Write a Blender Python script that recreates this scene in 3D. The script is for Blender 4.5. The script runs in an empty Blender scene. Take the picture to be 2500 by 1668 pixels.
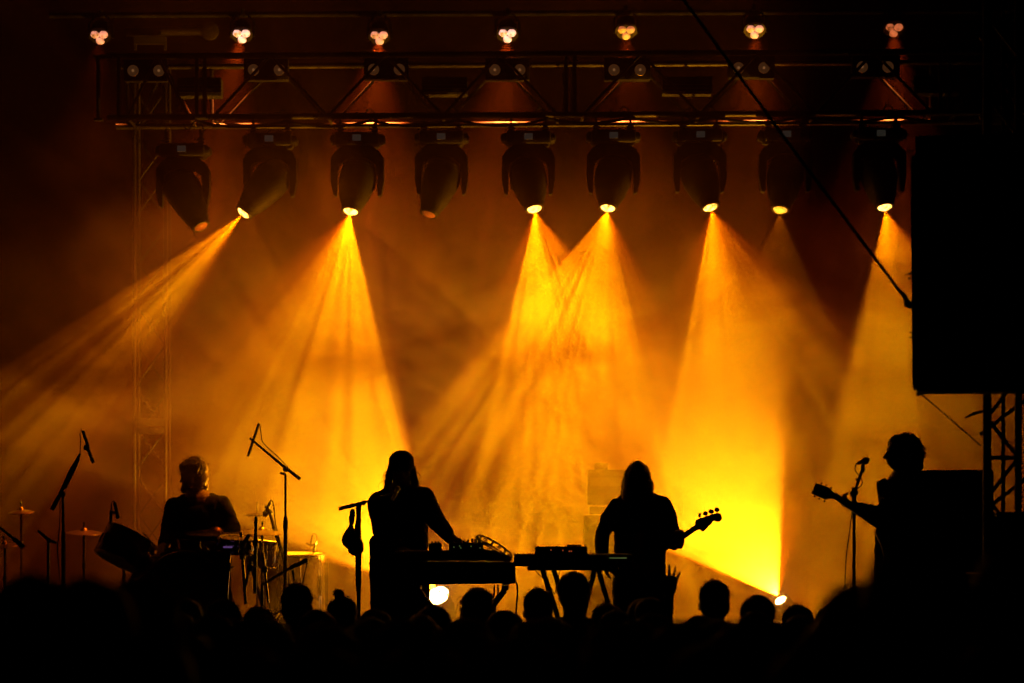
import bpy, bmesh, math, random
from mathutils import Vector, Matrix, Euler
R = math.radians
sc = bpy.context.scene
COL = sc.collection
random.seed(7)

# ------------------------------------------------------------------ camera, world, exposure
F = 6600.0                      # focal length in photograph pixels (2500 wide)
HZ = 1300.0                     # photograph row of the horizon
CAMZ = 2.0
cd = bpy.data.cameras.new('camera')
cam = bpy.data.objects.new('camera', cd)
COL.objects.link(cam)
sc.camera = cam
cam.location = (0, 0, CAMZ)
cam.rotation_euler = (R(90), 0, 0)
cd.sensor_width = 36
cd.lens = F / 2500 * 36
cd.shift_y = (HZ - 834) / 2500
cd.clip_end = 1000
cd.dof.use_dof = True
cd.dof.focus_distance = 20.0
cd.dof.aperture_fstop = 2.4

w = bpy.data.worlds.new('World')
sc.world = w
w.use_nodes = True
wn = w.node_tree
sky = wn.nodes.new('ShaderNodeTexSky')
sky.sky_type = 'NISHITA'
sky.sun_disc = False
sky.sun_elevation = R(-8)
wn.links.new(sky.outputs[0], wn.nodes['Background'].inputs[0])
wn.nodes['Background'].inputs[1].default_value = 0.0005

sc.view_settings.view_transform = 'Standard'
sc.view_settings.look = 'None'
sc.view_settings.exposure = 0
sc.view_settings.gamma = 1
sc.cycles.volume_bounces = 0
sc.cycles.max_bounces = 4
sc.cycles.diffuse_bounces = 2
sc.cycles.volume_step_rate = 2.0
sc.cycles.volume_max_steps = 256
sc.cycles.use_denoising = True
sc.cycles.adaptive_threshold = 0.004
sc.cycles.denoising_input_passes = 'RGB_ALBEDO'
sc.cycles.sample_clamp_indirect = 4

STAGE = 0.82
RISER = 1.28


def P(x, y, D):
    """photograph pixel + distance -> world point"""
    return Vector(((x - 1250) / F * D, D, CAMZ + (HZ - y) / F * D))


# ------------------------------------------------------------------ materials
def mat(name, col, rough=0.6, metal=0.0, var=0.25, scale=14, bump=0.15, emit=None, estr=0.0, spec=.5):
    m = bpy.data.materials.new(name)
    m.use_nodes = True
    nt = m.node_tree
    b = nt.nodes['Principled BSDF']
    b.inputs['Roughness'].default_value = rough
    b.inputs['Metallic'].default_value = metal
    b.inputs['Specular IOR Level'].default_value = spec
    tc = nt.nodes.new('ShaderNodeTexCoord')
    n = nt.nodes.new('ShaderNodeTexNoise')
    n.inputs['Scale'].default_value = scale
    n.inputs['Detail'].default_value = 4
    nt.links.new(tc.outputs['Object'], n.inputs['Vector'])
    cr = nt.nodes.new('ShaderNodeValToRGB')
    cr.color_ramp.elements[0].position = 0.3
    cr.color_ramp.elements[1].position = 0.7
    cr.color_ramp.elements[0].color = [c * (1 - var) for c in col] + [1]
    cr.color_ramp.elements[1].color = [min(1, c * (1 + var)) for c in col] + [1]
    nt.links.new(n.outputs[0], cr.inputs[0])
    nt.links.new(cr.outputs[0], b.inputs['Base Color'])
    if bump:
        bp = nt.nodes.new('ShaderNodeBump')
        bp.inputs['Strength'].default_value = bump
        bp.inputs['Distance'].default_value = 0.01
        nt.links.new(n.outputs[0], bp.inputs['Height'])
        nt.links.new(bp.outputs[0], b.inputs['Normal'])
    if emit:
        b.inputs['Emission Color'].default_value = list(emit) + [1]
        b.inputs['Emission Strength'].default_value = estr
    return m


M = dict(
    asphalt=mat('asphalt', (.05, .05, .05), .9, scale=3),
    deck=mat('black_stage_deck', (.012, .011, .01), .8, scale=5, spec=.1),
    backing=mat('black_backing_cloth', (.002, .0018, .0017), 1, scale=2, bump=.4, spec=.02),
    alu=mat('truss_aluminium', (.018, .016, .015), .5, .4, scale=20, spec=.3),
    blackmetal=mat('black_metal', (.012, .012, .012), .45, .2, scale=20, spec=.25),
    chrome=mat('chrome', (.25, .24, .23), .2, 1, var=.08, scale=20, bump=.03),
    housing=mat('black_fixture_plastic', (.008, .008, .008), .55, scale=18, spec=.15),
    grey=mat('grey_plastic', (.02, .02, .019), .7, scale=18, spec=.1),
    label=mat('pale_sticker', (.6, .6, .57), .6, scale=30),
    cloth=mat('black_cloth', (.008, .0075, .0075), .95, scale=30, bump=.3, spec=.05),
    cloth2=mat('dark_cloth', (.016, .012, .011), .95, scale=25, bump=.3, spec=.05),
    jean=mat('dark_denim', (.01, .011, .015), .9, scale=40, bump=.3, spec=.05),
    skin=mat('skin', (.10, .05, .032), .6, spec=.2, var=.1, scale=10, bump=.05),
    hair=mat('dark_hair', (.012, .008, .005), .5, var=.4, scale=60, bump=.4, spec=.15),
    hairlight=mat('brown_hair', (.09, .05, .025), .5, spec=.4, var=.4, scale=60, bump=.4),
    cymbal=mat('bronze_cymbal', (.12, .07, .03), .4, 1, var=.1, scale=40, bump=.08),
    shell=mat('lacquered_drum_shell', (.05, .02, .015), .25, scale=8, bump=.02),
    shellpale=mat('pale_drum_shell', (.16, .13, .1), .35, scale=8, bump=.03),
    drumhead=mat('drum_head', (.7, .68, .62), .5, scale=30, var=.06, bump=.02),
    keywhite=mat('pale_keyboard_case', (.16, .12, .1), .45, scale=12, var=.1, bump=.03),
    keyblack=mat('black_keyboard_case', (.02, .02, .02), .45, scale=12),
    wood=mat('dark_wood', (.09, .035, .02), .4, scale=9),
    rubber=mat('black_rubber', (.007, .007, .007), .8, scale=30, spec=.05),
    speaker=mat('black_speaker_paint', (.005, .005, .005), .85, scale=60, bump=.3, spec=.05),
    maraca=mat('maraca_shell', (.06, .03, .02), .5, scale=20),
    ledgreen=mat('green_panel_light', (.1, .2, .1), .5, emit=(.7, 1, .3), estr=.1),
    ledred=mat('red_panel_light', (.2, .05, .02), .5, emit=(1, .2, .05), estr=.4),
    ledwhite=mat('display_glow', (.08, .08, .075), .4, emit=(1, .9, .7), estr=.012),
    violet=mat('violet_painted_sheen', (.5, .3, .7), .3, emit=(.6, .3, 1), estr=.12),  # the clip is no lamp: its sheen is painted in as weak emission
)


def emat(name, col, strength):
    m = bpy.data.materials.new(name)
    m.use_nodes = True
    nt = m.node_tree
    b = nt.nodes['Principled BSDF']
    b.inputs['Base Color'].default_value = (.5, .5, .5, 1)
    n = nt.nodes.new('ShaderNodeTexNoise')
    n.inputs['Scale'].default_value = 28
    tc = nt.nodes.new('ShaderNodeTexCoord')
    nt.links.new(tc.outputs['Object'], n.inputs['Vector'])
    mr = nt.nodes.new('ShaderNodeMapRange')
    mr.inputs[1].default_value = .38
    mr.inputs[2].default_value = .6
    mr.inputs[3].default_value = strength * .1
    mr.inputs[4].default_value = strength * 1.4
    nt.links.new(n.outputs[0], mr.inputs[0])
    nt.links.new(mr.outputs[0], b.inputs['Emission Strength'])
    b.inputs['Emission Color'].default_value = list(col) + [1]
    return m


LENS_ON = emat('lit_amber_lens', (1, .5, .09), 5)
LENS_DIM = emat('dimly_lit_amber_lens', (1, .42, .06), .7)
LENS_OFF = mat('unlit_lens_added_glow', (.25, .1, .06), .08, 0, scale=10, bump=0, emit=(.5, .1, .03), estr=.05)  # faint red emission painted into the glass of lamps that are off
PAR_HOT = emat('hot_rose_lens', (1, .46, .34), 1.15)
PAR_MID = emat('rose_lens', (1, .33, .19), .7)
PAR_LOW = emat('low_amber_lens', (1, .24, .08), .38)


# ------------------------------------------------------------------ mesh helpers
class MB:
    def __init__(s):
        s.bm = bmesh.new()

    def face(s, pts):
        return s.bm.faces.new([s.bm.verts.new(p) for p in pts])

    def box(s, c, size, mtx=None, bevel=0):
        m = Matrix.Translation(c) @ (mtx or Matrix()) @ Matrix.Diagonal((*size, 1))
        r = bmesh.ops.create_cube(s.bm, size=1, matrix=m)
        if bevel:
            es = list({e for v in r['verts'] for e in v.link_edges})
            bmesh.ops.bevel(s.bm, geom=es, offset=bevel, segments=2, affect='EDGES', profile=.5)
        return s

    def span(s, a, b, bevel=0):
        a, b = Vector(a), Vector(b)
        d = b - a
        return s.box((a + b) / 2, (abs(d.x), abs(d.y), abs(d.z)), bevel=bevel)

    def ring(s, c, axis, r, n, up=None):
        axis = axis.normalized()
        u = up or (Vector((0, 0, 1)) if abs(axis.z) < .9 else Vector((1, 0, 0)))
        x = u.cross(axis).normalized()
        y = axis.cross(x)
        return [s.bm.verts.new(c + (x * math.cos(2 * math.pi * i / n) + y * math.sin(2 * math.pi * i / n)) * r) for i in range(n)]

    def tube(s, pts, rad, n=10, cap=True):
        pts = [Vector(p) for p in pts]
        rads = rad if isinstance(rad, (list, tuple)) else [rad] * len(pts)
        rings = []
        up = None
        d0 = (pts[-1] - pts[0]).normalized() if (pts[-1] - pts[0]).length > 1e-6 else Vector((0, 1, 0))
        up = Vector((0, 1, 0)) if abs(d0.y) < .8 else Vector((1, 0, .1))
        for i, p in enumerate(pts):
            a = pts[max(i - 1, 0)]
            b = pts[min(i + 1, len(pts) - 1)]
            d = (b - a)
            if d.length < 1e-6:
                d = d0
            dn = d.normalized()
            uu = up if abs(dn.dot(up)) < .95 else Vector((.3, .2, .9))
            rings.append(s.ring(p, dn, rads[i], n, uu))
        for a, b in zip(rings, rings[1:]):
            for i in range(n):
                s.bm.faces.new((a[i], a[(i + 1) % n], b[(i + 1) % n], b[i]))
        if cap:
            s.bm.faces.new(rings[0][::-1])
            s.bm.faces.new(rings[-1])
        return s

    def lathe(s, prof, c, axis, n=28, cap=True):
        """prof: (distance along axis, radius)"""
        axis = Vector(axis).normalized()
        rings = [s.ring(Vector(c) + axis * h, axis, max(r, 1e-4), n) for h, r in prof]
        for a, b in zip(rings, rings[1:]):
            for i in range(n):
                s.bm.faces.new((a[i], a[(i + 1) % n], b[(i + 1) % n], b[i]))
        if cap:
            s.bm.faces.new(rings[0][::-1])
            s.bm.faces.new(rings[-1])
        return s

    def ball(s, c, r, rot=None, u=16, v=12):
        r = r if isinstance(r, (list, tuple)) else (r, r, r)
        m = Matrix.Translation(c) @ (rot.to_matrix().to_4x4() if rot else Matrix()) @ Matrix.Diagonal((*r, 1))
        bmesh.ops.create_uvsphere(s.bm, u_segments=u, v_segments=v, radius=1, matrix=m)
        return s

    def cap(s, a, b, r0, r1, n=12):
        """tapered capsule"""
        a, b = Vector(a), Vector(b)
        s.tube([a, b], [r0, r1], n)
        s.ball(a, r0, u=n, v=8)
        s.ball(b, r1, u=n, v=8)
        return s

    def limb(s, pts, rads):
        for i in range(len(pts) - 1):
            s.cap(pts[i], pts[i + 1], rads[i], rads[i + 1])
        return s

    def prism(s, pts2, origin, ux, uy, depth):
        """outline in (ux,uy) plane, extruded +-depth/2 along the normal"""
        nrm = ux.cross(uy).normalized()
        f = [s.bm.verts.new(origin + ux * x + uy * y - nrm * depth / 2) for x, y in pts2]
        b = [s.bm.verts.new(origin + ux * x + uy * y + nrm * depth / 2) for x, y in pts2]
        k = len(pts2)
        s.bm.faces.new(f[::-1])
        s.bm.faces.new(b)
        for i in range(k):
            s.bm.faces.new((f[i], f[(i + 1) % k], b[(i + 1) % k], b[i]))
        return s

    def torus(s, c, axis, Rr, r, n=32, k=8):
        axis = Vector(axis).normalized()
        u = Vector((0, 0, 1)) if abs(axis.z) < .9 else Vector((1, 0, 0))
        x = u.cross(axis).normalized()
        y = axis.cross(x)
        rings = []
        for i in range(n):
            t = 2 * math.pi * i / n
            d = x * math.cos(t) + y * math.sin(t)
            rings.append([s.bm.verts.new(Vector(c) + d * (Rr + r * math.cos(2 * math.pi * j / k)) + axis * r * math.sin(2 * math.pi * j / k)) for j in range(k)])
        for i in range(n):
            a, b = rings[i], rings[(i + 1) % n]
            for j in range(k):
                s.bm.faces.new((a[j], a[(j + 1) % k], b[(j + 1) % k], b[j]))
        return s

    def build(s, name, m, parent=None, smooth=True, origin=None):
        bmesh.ops.recalc_face_normals(s.bm, faces=s.bm.faces)
        me = bpy.data.meshes.new(name)
        s.bm.to_mesh(me)
        s.bm.free()
        me.materials.append(m)
        o = bpy.data.objects.new(name, me)
        COL.objects.link(o)
        if parent is not None:
            o.parent = parent
            me.transform(Matrix.Translation(-wloc(parent)))
        elif origin is not None:
            me.transform(Matrix.Translation(-Vector(origin)))
            o.location = origin
        if smooth:
            me.polygons.foreach_set('use_smooth', [True] * len(me.polygons))
            try:
                me.set_sharp_from_angle(angle=R(35))
            except Exception:
                pass
        return o

    def organic(s, name, m, parent, voxel=.008, smooth=4, noise=0, extra=None):
        """one continuous skin grown round the laid-out volumes"""
        me = bpy.data.meshes.new(name + '_tmp')
        s.bm.to_mesh(me)
        s.bm.free()
        tmp = bpy.data.objects.new(name + '_tmp', me)
        COL.objects.link(tmp)
        md = tmp.modifiers.new('r', 'REMESH')
        md.mode = 'VOXEL'
        md.voxel_size = voxel
        if smooth:
            ms = tmp.modifiers.new('s', 'SMOOTH')
            ms.iterations = smooth
            ms.factor = .5
        dg = bpy.context.evaluated_depsgraph_get()
        dg.update()
        me2 = bpy.data.meshes.new_from_object(tmp.evaluated_get(dg))
        bpy.data.objects.remove(tmp)
        bpy.data.meshes.remove(me)
        me2.name = name
        if noise:
            from mathutils import noise as nz
            for v in me2.vertices:
                v.co += v.normal * (nz.noise(v.co * 22) * noise + nz.noise(v.co * 60) * noise * .5)
        if extra is not None:            # loose strands keep their own thin shape
            bm = bmesh.new()
            bm.from_mesh(me2)
            tm = bpy.data.meshes.new('x')
            extra.bm.to_mesh(tm)
            extra.bm.free()
            bm.from_mesh(tm)
            bm.to_mesh(me2)
            bm.free()
            bpy.data.meshes.remove(tm)
        me2.transform(Matrix.Translation(-wloc(parent)))
        me2.polygons.foreach_set('use_smooth', [True] * len(me2.polygons))
        me2.materials.clear()
        me2.materials.append(m)
        o = bpy.data.objects.new(name, me2)
        COL.objects.link(o)
        o.parent = parent
        return o


def wloc(o):
    v = Vector((0, 0, 0))
    while o is not None:
        v += o.location
        o = o.parent
    return v


def tag(o, label=None, cat=None, group=None, kind=None):
    if label:
        o['label'] = label
    if cat:
        o['category'] = cat
    if group:
        o['group'] = group
    if kind:
        o['kind'] = kind
    return o


def thing(name, loc, label, cat, group=None):
    o = bpy.data.objects.new(name, None)
    o.empty_display_size = .1
    COL.objects.link(o)
    o.location = loc
    return tag(o, label, cat, group)


def copy_tree(o, loc, label=None):
    r = o.copy()
    COL.objects.link(r)
    r.location = loc
    if label:
        r['label'] = label
    for ch in list(o.children):
        c = ch.copy()
        COL.objects.link(c)
        c.parent = r
        for g in ch.children:
            d = g.copy()
            COL.objects.link(d)
            d.parent = c
    return r


# ------------------------------------------------------------------ stage lamps
def aim(a, tilt):
    """a: angle in the picture plane, 0 = straight down, positive = to the right; tilt towards the audience"""
    a, t = R(a), R(tilt)
    return Vector((math.sin(a) * math.cos(t), -math.sin(t), -math.cos(a) * math.cos(t)))


def lamp(parent, pos, a, prof, vhalf, tilt, watts, col=(1, .45, .002), edge=(1, .13, .0), freq=9, contrast=.6, seed=0., radius=.008, skirt=.0, skirt_half=80):
    """spot lamp with the beam profile of its lens: prof = [(degrees off axis, intensity 0..1)]"""
    l = bpy.data.lights.new('beam', 'SPOT')
    l.energy = watts
    l.color = (1, 1, 1)
    l.shadow_soft_size = radius
    l.spot_blend = 0
    half = max(abs(prof[0][0]), abs(prof[-1][0]), vhalf) + 3
    if skirt:
        half = skirt_half
    l.spot_size = R(min(170, half * 2))
    l.use_nodes = True
    nt = l.node_tree
    em = nt.nodes['Emission']
    N = nt.nodes.new
    L = nt.links.new

    def math_(op, a_, b_=None, c_=None):
        n = N('ShaderNodeMath')
        n.operation = op
        for i, v in enumerate((a_, b_, c_)):
            if v is None:
                continue
            if isinstance(v, (int, float)):
                n.inputs[i].default_value = v
            else:
                L(v, n.inputs[i])
        return n.outputs[0]

    tc = N('ShaderNodeTexCoord')
    sx = N('ShaderNodeSeparateXYZ')
    L(tc.outputs['Normal'], sx.inputs[0])
    az = math_('ABSOLUTE', sx.outputs[2])
    u = math_('ARCTAN2', sx.outputs[0], az)
    v = math_('ARCTAN2', sx.outputs[1], az)
    S = R(180)
    fac = math_('ADD', math_('DIVIDE', u, S), .5)
    cr = N('ShaderNodeValToRGB')
    cr.color_ramp.interpolation = 'EASE'
    els = cr.color_ramp.elements
    stops = [(.5 + d / 180, i) for d, i in prof]
    while len(els) < len(stops):
        els.new(.5)
    for e, (p, i) in zip(els, stops):
        e.position = p
        e.color = (i, i, i, 1)
    L(fac, cr.inputs[0])
    # soft limit across the other axis
    mr = N('ShaderNodeMapRange')
    mr.interpolation_type = 'SMOOTHSTEP'
    L(math_('ABSOLUTE', v), mr.inputs[0])
    mr.inputs[1].default_value = R(vhalf) * .75
    mr.inputs[2].default_value = R(vhalf)
    mr.inputs[3].default_value = 1
    mr.inputs[4].default_value = 0
    # streaks from the facets of the lens
    nz = N('ShaderNodeTexNoise')
    nz.noise_dimensions = '1D'
    nz.inputs['Scale'].default_value = 2
    nz.inputs['Detail'].default_value = 2.5
    nz.inputs['Roughness'].default_value = .6
    L(math_('ADD', math_('MULTIPLY', u, freq), seed), nz.inputs['W'])
    st = N('ShaderNodeMapRange')
    L(nz.outputs[0], st.inputs[0])
    st.inputs[1].default_value = .38
    st.inputs[2].default_value = .62
    st.inputs[3].default_value = 1 - contrast
    st.inputs[4].default_value = 1 + contrast * .7
    core = math_('MULTIPLY', math_('MULTIPLY', cr.outputs[0], mr.outputs[0]), st.outputs[0])
    tot = core
    if skirt:
        ang = math_('ARCCOSINE', az)
        ms = N('ShaderNodeMapRange')
        ms.interpolation_type = 'SMOOTHSTEP'
        L(ang, ms.inputs[0])
        ms.inputs[1].default_value = 0
        ms.inputs[2].default_value = R(skirt_half)
        ms.inputs[3].default_value = skirt
        ms.inputs[4].default_value = 0
        tot = math_('ADD', core, ms.outputs[0])
    L(tot, em.inputs['Strength'])
    mx = N('ShaderNodeMix')
    mx.data_type = 'RGBA'
    cm = N('ShaderNodeMapRange')
    L(tot, cm.inputs[0])
    cm.inputs[1].default_value = 0
    cm.inputs[2].default_value = .7
    L(cm.outputs[0], mx.inputs[0])
    mx.inputs[6].default_value = (*edge, 1)
    mx.inputs[7].default_value = (*col, 1)
    L(mx.outputs[2], em.inputs['Color'])
    o = bpy.data.objects.new('beam', l)
    COL.objects.link(o)
    d = aim(a, tilt)
    x = d.cross(Vector((0, 1, 0))).normalized()
    z = -d
    y = z.cross(x)
    mw = Matrix((x, y, z)).transposed().to_4x4()
    o.parent = parent
    mw.translation = Vector(pos) - (wloc(parent) if parent else Vector())
    o.matrix_local = mw
    return o


# ================================================================== THE SETTING
g = MB().span((-200, -60, -.3), (200, 300, 0)).build('ground', M['asphalt'], smooth=False)
tag(g, kind='structure')
# main deck with its front fascia, rear riser
s1 = MB().span((-9, 16.6, .004), (9, 30, STAGE)).build('stage', M['deck'], smooth=False)
tag(s1, 'black stage deck', kind='structure')
rb = MB()
for i in range(6):
    rb.span((-6 + i * 2 + .004, 21.4, STAGE + .002), (-4 + i * 2 - .004, 26.5, RISER), bevel=.004)
tag(rb.build('stage_riser', M['deck'], smooth=False), kind='structure')


def pleated_sheet(name, x0, x1, y, z0, z1, folds, m, label):
    b = MB()
    n = folds * 8
    f, k = [], []
    for i in range(n + 1):
        x = x0 + (x1 - x0) * i / n
        d = .03 * math.sin(i / 8 * 2 * math.pi) + .03 * math.sin(i * .37)
        f.append((b.bm.verts.new((x, y + d, z0)), b.bm.verts.new((x, y + d * .7, z1))))
        k.append((b.bm.verts.new((x, y + d + .01, z0)), b.bm.verts.new((x, y + d * .7 + .01, z1))))
    for i in range(n):
        b.bm.faces.new((f[i][0], f[i + 1][0], f[i + 1][1], f[i][1]))
        b.bm.faces.new((k[i][0], k[i][1], k[i + 1][1], k[i + 1][0]))
    o = b.build(name, m)
    return tag(o, label, 'backing')


pleated_sheet('dark_backing', -9, 9, 29.5, STAGE, 9.2, 46, M['backing'], 'added pleated black curtain closing the back of the stage')  # added sheet, stands in for the open darkness behind the stage

# ================================================================== LIGHTING RIG
TD = 22.0                                     # distance of the front truss
tl, tr = P(262, 287, TD), P(2420, 275, TD)    # lower front chord


def truss_pt(x, low, back=0):
    y = (287 - (x - 262) * 12 / 2158) if low else (138 - (x - 262) * 12 / 2158)
    p = P(x, y, TD)
    p.y += back
    return p


t = thing('lighting_truss', truss_pt(262, True), 'long aluminium box truss across the stage carrying the row of moving heads', 'truss', 'stage trusses')
for low in (True, False):
    for back in (0, .5):
        MB().tube([truss_pt(262, low, back), truss_pt(2560, low, back)], .025, 14).build('chord', M['alu'], t)
sections = [(290, 480), (500, 1382), (1403, 2296), (2318, 2560)]
for a, b in sections:
    for x in (a, b):
        for back in (0, .5):
            MB().tube([truss_pt(x, True, back), truss_pt(x, False, back)], .017, 10).build('upright', M['alu'], t)
    nb = max(1, round((b - a) / 277))
    st = (b - a - 40) / nb
    for back in (0, .5):
        for i in range(nb):
            x0 = a + 20 + i * st
            for pa, pb in (((x0, True), (x0 + st / 2, False)), ((x0 + st / 2, False), (x0 + st, True))):
                MB().tube([truss_pt(pa[0], pa[1], back), truss_pt(pb[0], pb[1], back)], .0125, 8).build('brace', M['alu'], t)
    for i in range(nb + 1):
        x0 = a + 20 + i * st
        MB().tube([truss_pt(x0, True, 0), truss_pt(x0, True, .5)], .0125, 8).build('brace', M['alu'], t)

# end frame at the far left of the truss
e0 = P(240, 292, TD - .2)
t = thing('truss_end_frame', e0, 'slim upright metal frame at the left end of the lighting truss', 'frame')
MB().tube([P(240, 292, TD - .2), P(240, 137, TD - .2)], .016, 10).build('upright', M['alu'], t)
MB().span(P(230, 297, TD - .2), P(250, 287, TD - .26), bevel=.004).build('foot_plate', M['alu'], t)
MB().tube([P(228, 140, TD - .2), P(276, 140, TD - .2)], .018, 10).build('head_tube', M['alu'], t)

# tower at the left
WD = 23.0
t = thing('truss_tower', Vector((P(366, 0, WD).x, WD, RISER)), 'tall slender aluminium lattice tower standing at the left behind the drummer', 'truss', 'stage trusses')
t.location.z = RISER
zt = P(0, 150, WD).z
xl, xr = P(328, 0, WD).x, P(404, 0, WD).x
for x in (xl, xr):
    for dy in (0, .27):
        MB().tube([(x, WD + dy, RISER), (x, WD + dy, zt)], .0145 if dy else .017, 12).build('chord', M['alu'], t)
z = RISER + .15
k = 0
while z < zt - .4:
    for dy in (0, .27):
        a, b = (xl, xr) if (k + (dy > 0)) % 2 else (xr, xl)
        MB().tube([(a, WD + dy, z), (b, WD + dy, z + .36)], .008, 8).build('brace', M['alu'], t)
    z += .36
    k += 1
for y0, y1 in ((1023, 1040), (1044, 1060)):
    a, b = P(333, y1, WD - .03), P(401, y0, WD - .03)
    MB().span(a, (b.x, WD - .02, b.z), bevel=.003).build('sleeve_plate', M['grey'], t)
MB().span((xl - .1, WD - .08, RISER + .002), (xr + .1, WD + .35, RISER + .03), bevel=.005).build('base_plate', M['alu'], t)

# cross pipe and disc high at the left
t = thing('roof_pipe', P(410, 76, 24.5), 'thick dark roof pipe with a round flange disc, high at the left', 'pipe')
MB().tube([P(308, 78, 24.5), P(520, 75, 24.5)], .042, 16).build('pipe', M['blackmetal'], t)
MB().lathe([(-.02, .082), (.012, .084), (.02, .07)], P(512, 76, 24.38), (0, -1, 0)).build('flange_disc', M['alu'], t)
br = MB()
br.span(P(327, 121, 24.4), P(334, 94, 24.45)).span(P(400, 121, 24.4), P(407, 94, 24.45)).span(P(327, 107, 24.38), P(407, 92, 24.44))
br.build('bracket', M['alu'], t, smooth=False)

# the pipe the wash lamps hang from
t = tag(MB().tube([P(120, 38, 22.75), P(2700, 26, 22.75)], .024, 12).build('rear_pipe', M['rubber']), 'thin black pipe above the row of rose wash lamps', 'pipe')

# cables along the truss
def hang(pts, sag, n=10):
    out = []
    for a, b in zip(pts, pts[1:]):
        for i in range(n):
            f = i / n
            p = a.lerp(b, f)
            p.z -= sag * 4 * f * (1 - f)
            out.append(p)
    out.append(pts[-1])
    return out


for lab, xs, sg, yy in (('thin black cable sagging along the left half of the truss', (480, 700, 905, 1115, 1330), .05, 296),
                        ('thin black cable sagging along the right half of the truss', (1330, 1540, 1745, 1960, 2190, 2400), .045, 292)):
    pts = [P(x, yy - (x - 480) * .005, TD - .05) for x in xs]
    tag(MB().tube(hang(pts, sg), .011, 8).build('cable', M['rubber'], origin=pts[0]), lab, 'cable', 'cables along the truss')
t = tag(MB().tube([P(520, 309, TD + .1), P(2300, 300, TD + .1)], .008, 8).build('cable_bar', M['rubber']), 'slim black bar running just under the truss behind the clamps', 'bar')

# driver boxes in the truss
for x0, x1, y0, y1, lab in ((432, 545, 198, 234, 'ribbed power box inside the truss beside the left tower'),
                            (1030, 1142, 197, 230, 'ribbed power box inside the truss above the fourth moving head'),
                            (1618, 1735, 196, 228, 'ribbed power box inside the truss above the seventh moving head'),
                            (2232, 2335, 192, 228, 'ribbed power box inside the truss near the hanging speaker')):
    c = P((x0 + x1) / 2, y1, TD + .2)
    t = thing('power_box', c, lab, 'power box', 'power boxes in the truss')
    MB().span(P(x0, y1, TD + .12), P(x1, y0, TD + .3), bevel=.006).build('case', M['grey'], t)
    b = MB()
    for i in range(3):
        yy = y0 + 8 + i * 9
        b.span(P(x0 + 5, yy + 2, TD + .105), P(x1 - 5, yy, TD + .125))
    b.build('cooling_ribs', M['blackmetal'], t, smooth=False)


# ---- moving heads
def smooth_path(pts, n=8):
    out = []
    k = len(pts)
    for i in range(k - 1):
        p0, p1, p2, p3 = pts[max(i - 1, 0)], pts[i], pts[i + 1], pts[min(i + 2, k - 1)]
        for j in range(n):
            s = j / n
            out.append(.5 * ((2 * p1) + (-p0 + p2) * s + (2 * p0 - 5 * p1 + 4 * p2 - p3) * s * s + (-p0 + 3 * p1 - 3 * p2 + p3) * s ** 3))
    out.append(pts[-1])
    return out


def moving_head(cx, by, lx, ly, state, label, D=TD, scale=1.0):
    """cx,by: centre and underside of the base in the photo; lx,ly: lens"""
    px = D / F
    base = P(cx, by, D)
    t = thing('moving_head', base, label, 'moving head lamp', 'moving heads under the truss')
    s = scale
    # base with rounded ends
    MB().box(base + Vector((0, .02, .055)), (.36 * s, .3, .105), bevel=.022).box(base + Vector((0, .02, .06)), (.45 * s, .2, .075), bevel=.03).build('base', M['housing'], t)
    MB().span(base + Vector((-.035, -.14, .032)), base + Vector((.035, -.128, .082))).build('display', M['ledwhite'], t, smooth=False)
    for sx in (-.14, .14):
        c = MB().span(base + Vector((sx - .02, -.02, .108)), base + Vector((sx + .02, .04, .17)), bevel=.004)
        c.torus(base + Vector((sx, 0.01, .2)), (1, 0, 0), .034, .009, 20, 6)
        cl = c.build('clamp', M['blackmetal'], t)
        sc_ = MB()
        for d in (-.02, .02):
            sc_.ball(base + Vector((sx + d, -.052, .135)), (.014, .014, .008), u=10, v=6)
        sc_.tube([base + Vector((sx - .02, -.05, .135)), base + Vector((sx + .02, -.05, .135))], .006, 6)
        sc_.build('wing_nut', M['label'], cl)
    # yoke: crown + two chamfered arms, opening between them
    W, top, bot, T = .215 * s, -.002, -.405 * s, .052
    outer = [(-.12, top), (-W * .86, -.05), (-W, -.1), (-W, bot + .12), (-W + .02, bot + .01), (-W + .045, bot)]
    inner = [(-W + .05, bot + .02), (-.162, -.24), (-.15, -.15), (-.09, -.105), (-.03, -.09)]
    left = outer + inner
    pts = left + [(-x, y) for x, y in left[::-1]]
    MB().prism(pts, base + Vector((0, .0, 0)), Vector((1, 0, 0)), Vector((0, 0, 1)), .13).build('yoke', M['housing'], t)
    # head
    piv = base + Vector((0, .0, -.27 * s))
    lens = P(lx, ly, D)
    v = lens - piv
    v.y = -.1
    Ln = v.length
    ax = v.normalized()
    lens = piv + v
    prof = [(-.165, .05), (-.155, .1), (-.12, .135), (-.04, .152), (.04, .15), (Ln * .6, .118), (Ln - .035, .083), (Ln - .01, .08), (Ln, .07)]
    hd = MB().lathe(prof, piv, ax, 26).build('head', M['housing'], t)
    gr = MB()
    for q in (-.1, -.07, -.04):
        gr.torus(piv + ax * q, ax, .15 + q * .12, .006, 24, 6)
    gr.build('cooling_ribs', M['blackmetal'], hd)
    lp = [base + Vector(q_) for q_ in ((.1, .1, .1), (.15, .12, .24), (.09, .13, .33), (.02, .13, .25), (-.02, .12, .3))]
    MB().tube(smooth_path(lp), .006, 6).build('power_cable', M['rubber'], t)
    m = {'on': LENS_ON, 'dim': LENS_DIM, 'off': LENS_OFF}[state]
    lb = MB().lathe([(-.01, .06), (.006, .056), (.018, .04), (.022, .01)], lens, ax, 24)
    lb.build('lens', m, hd)
    MB().torus(lens, ax, .068, .01, 28, 8).build('lens_ring', M['blackmetal'], hd)
    return t, lens + ax * .034


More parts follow.
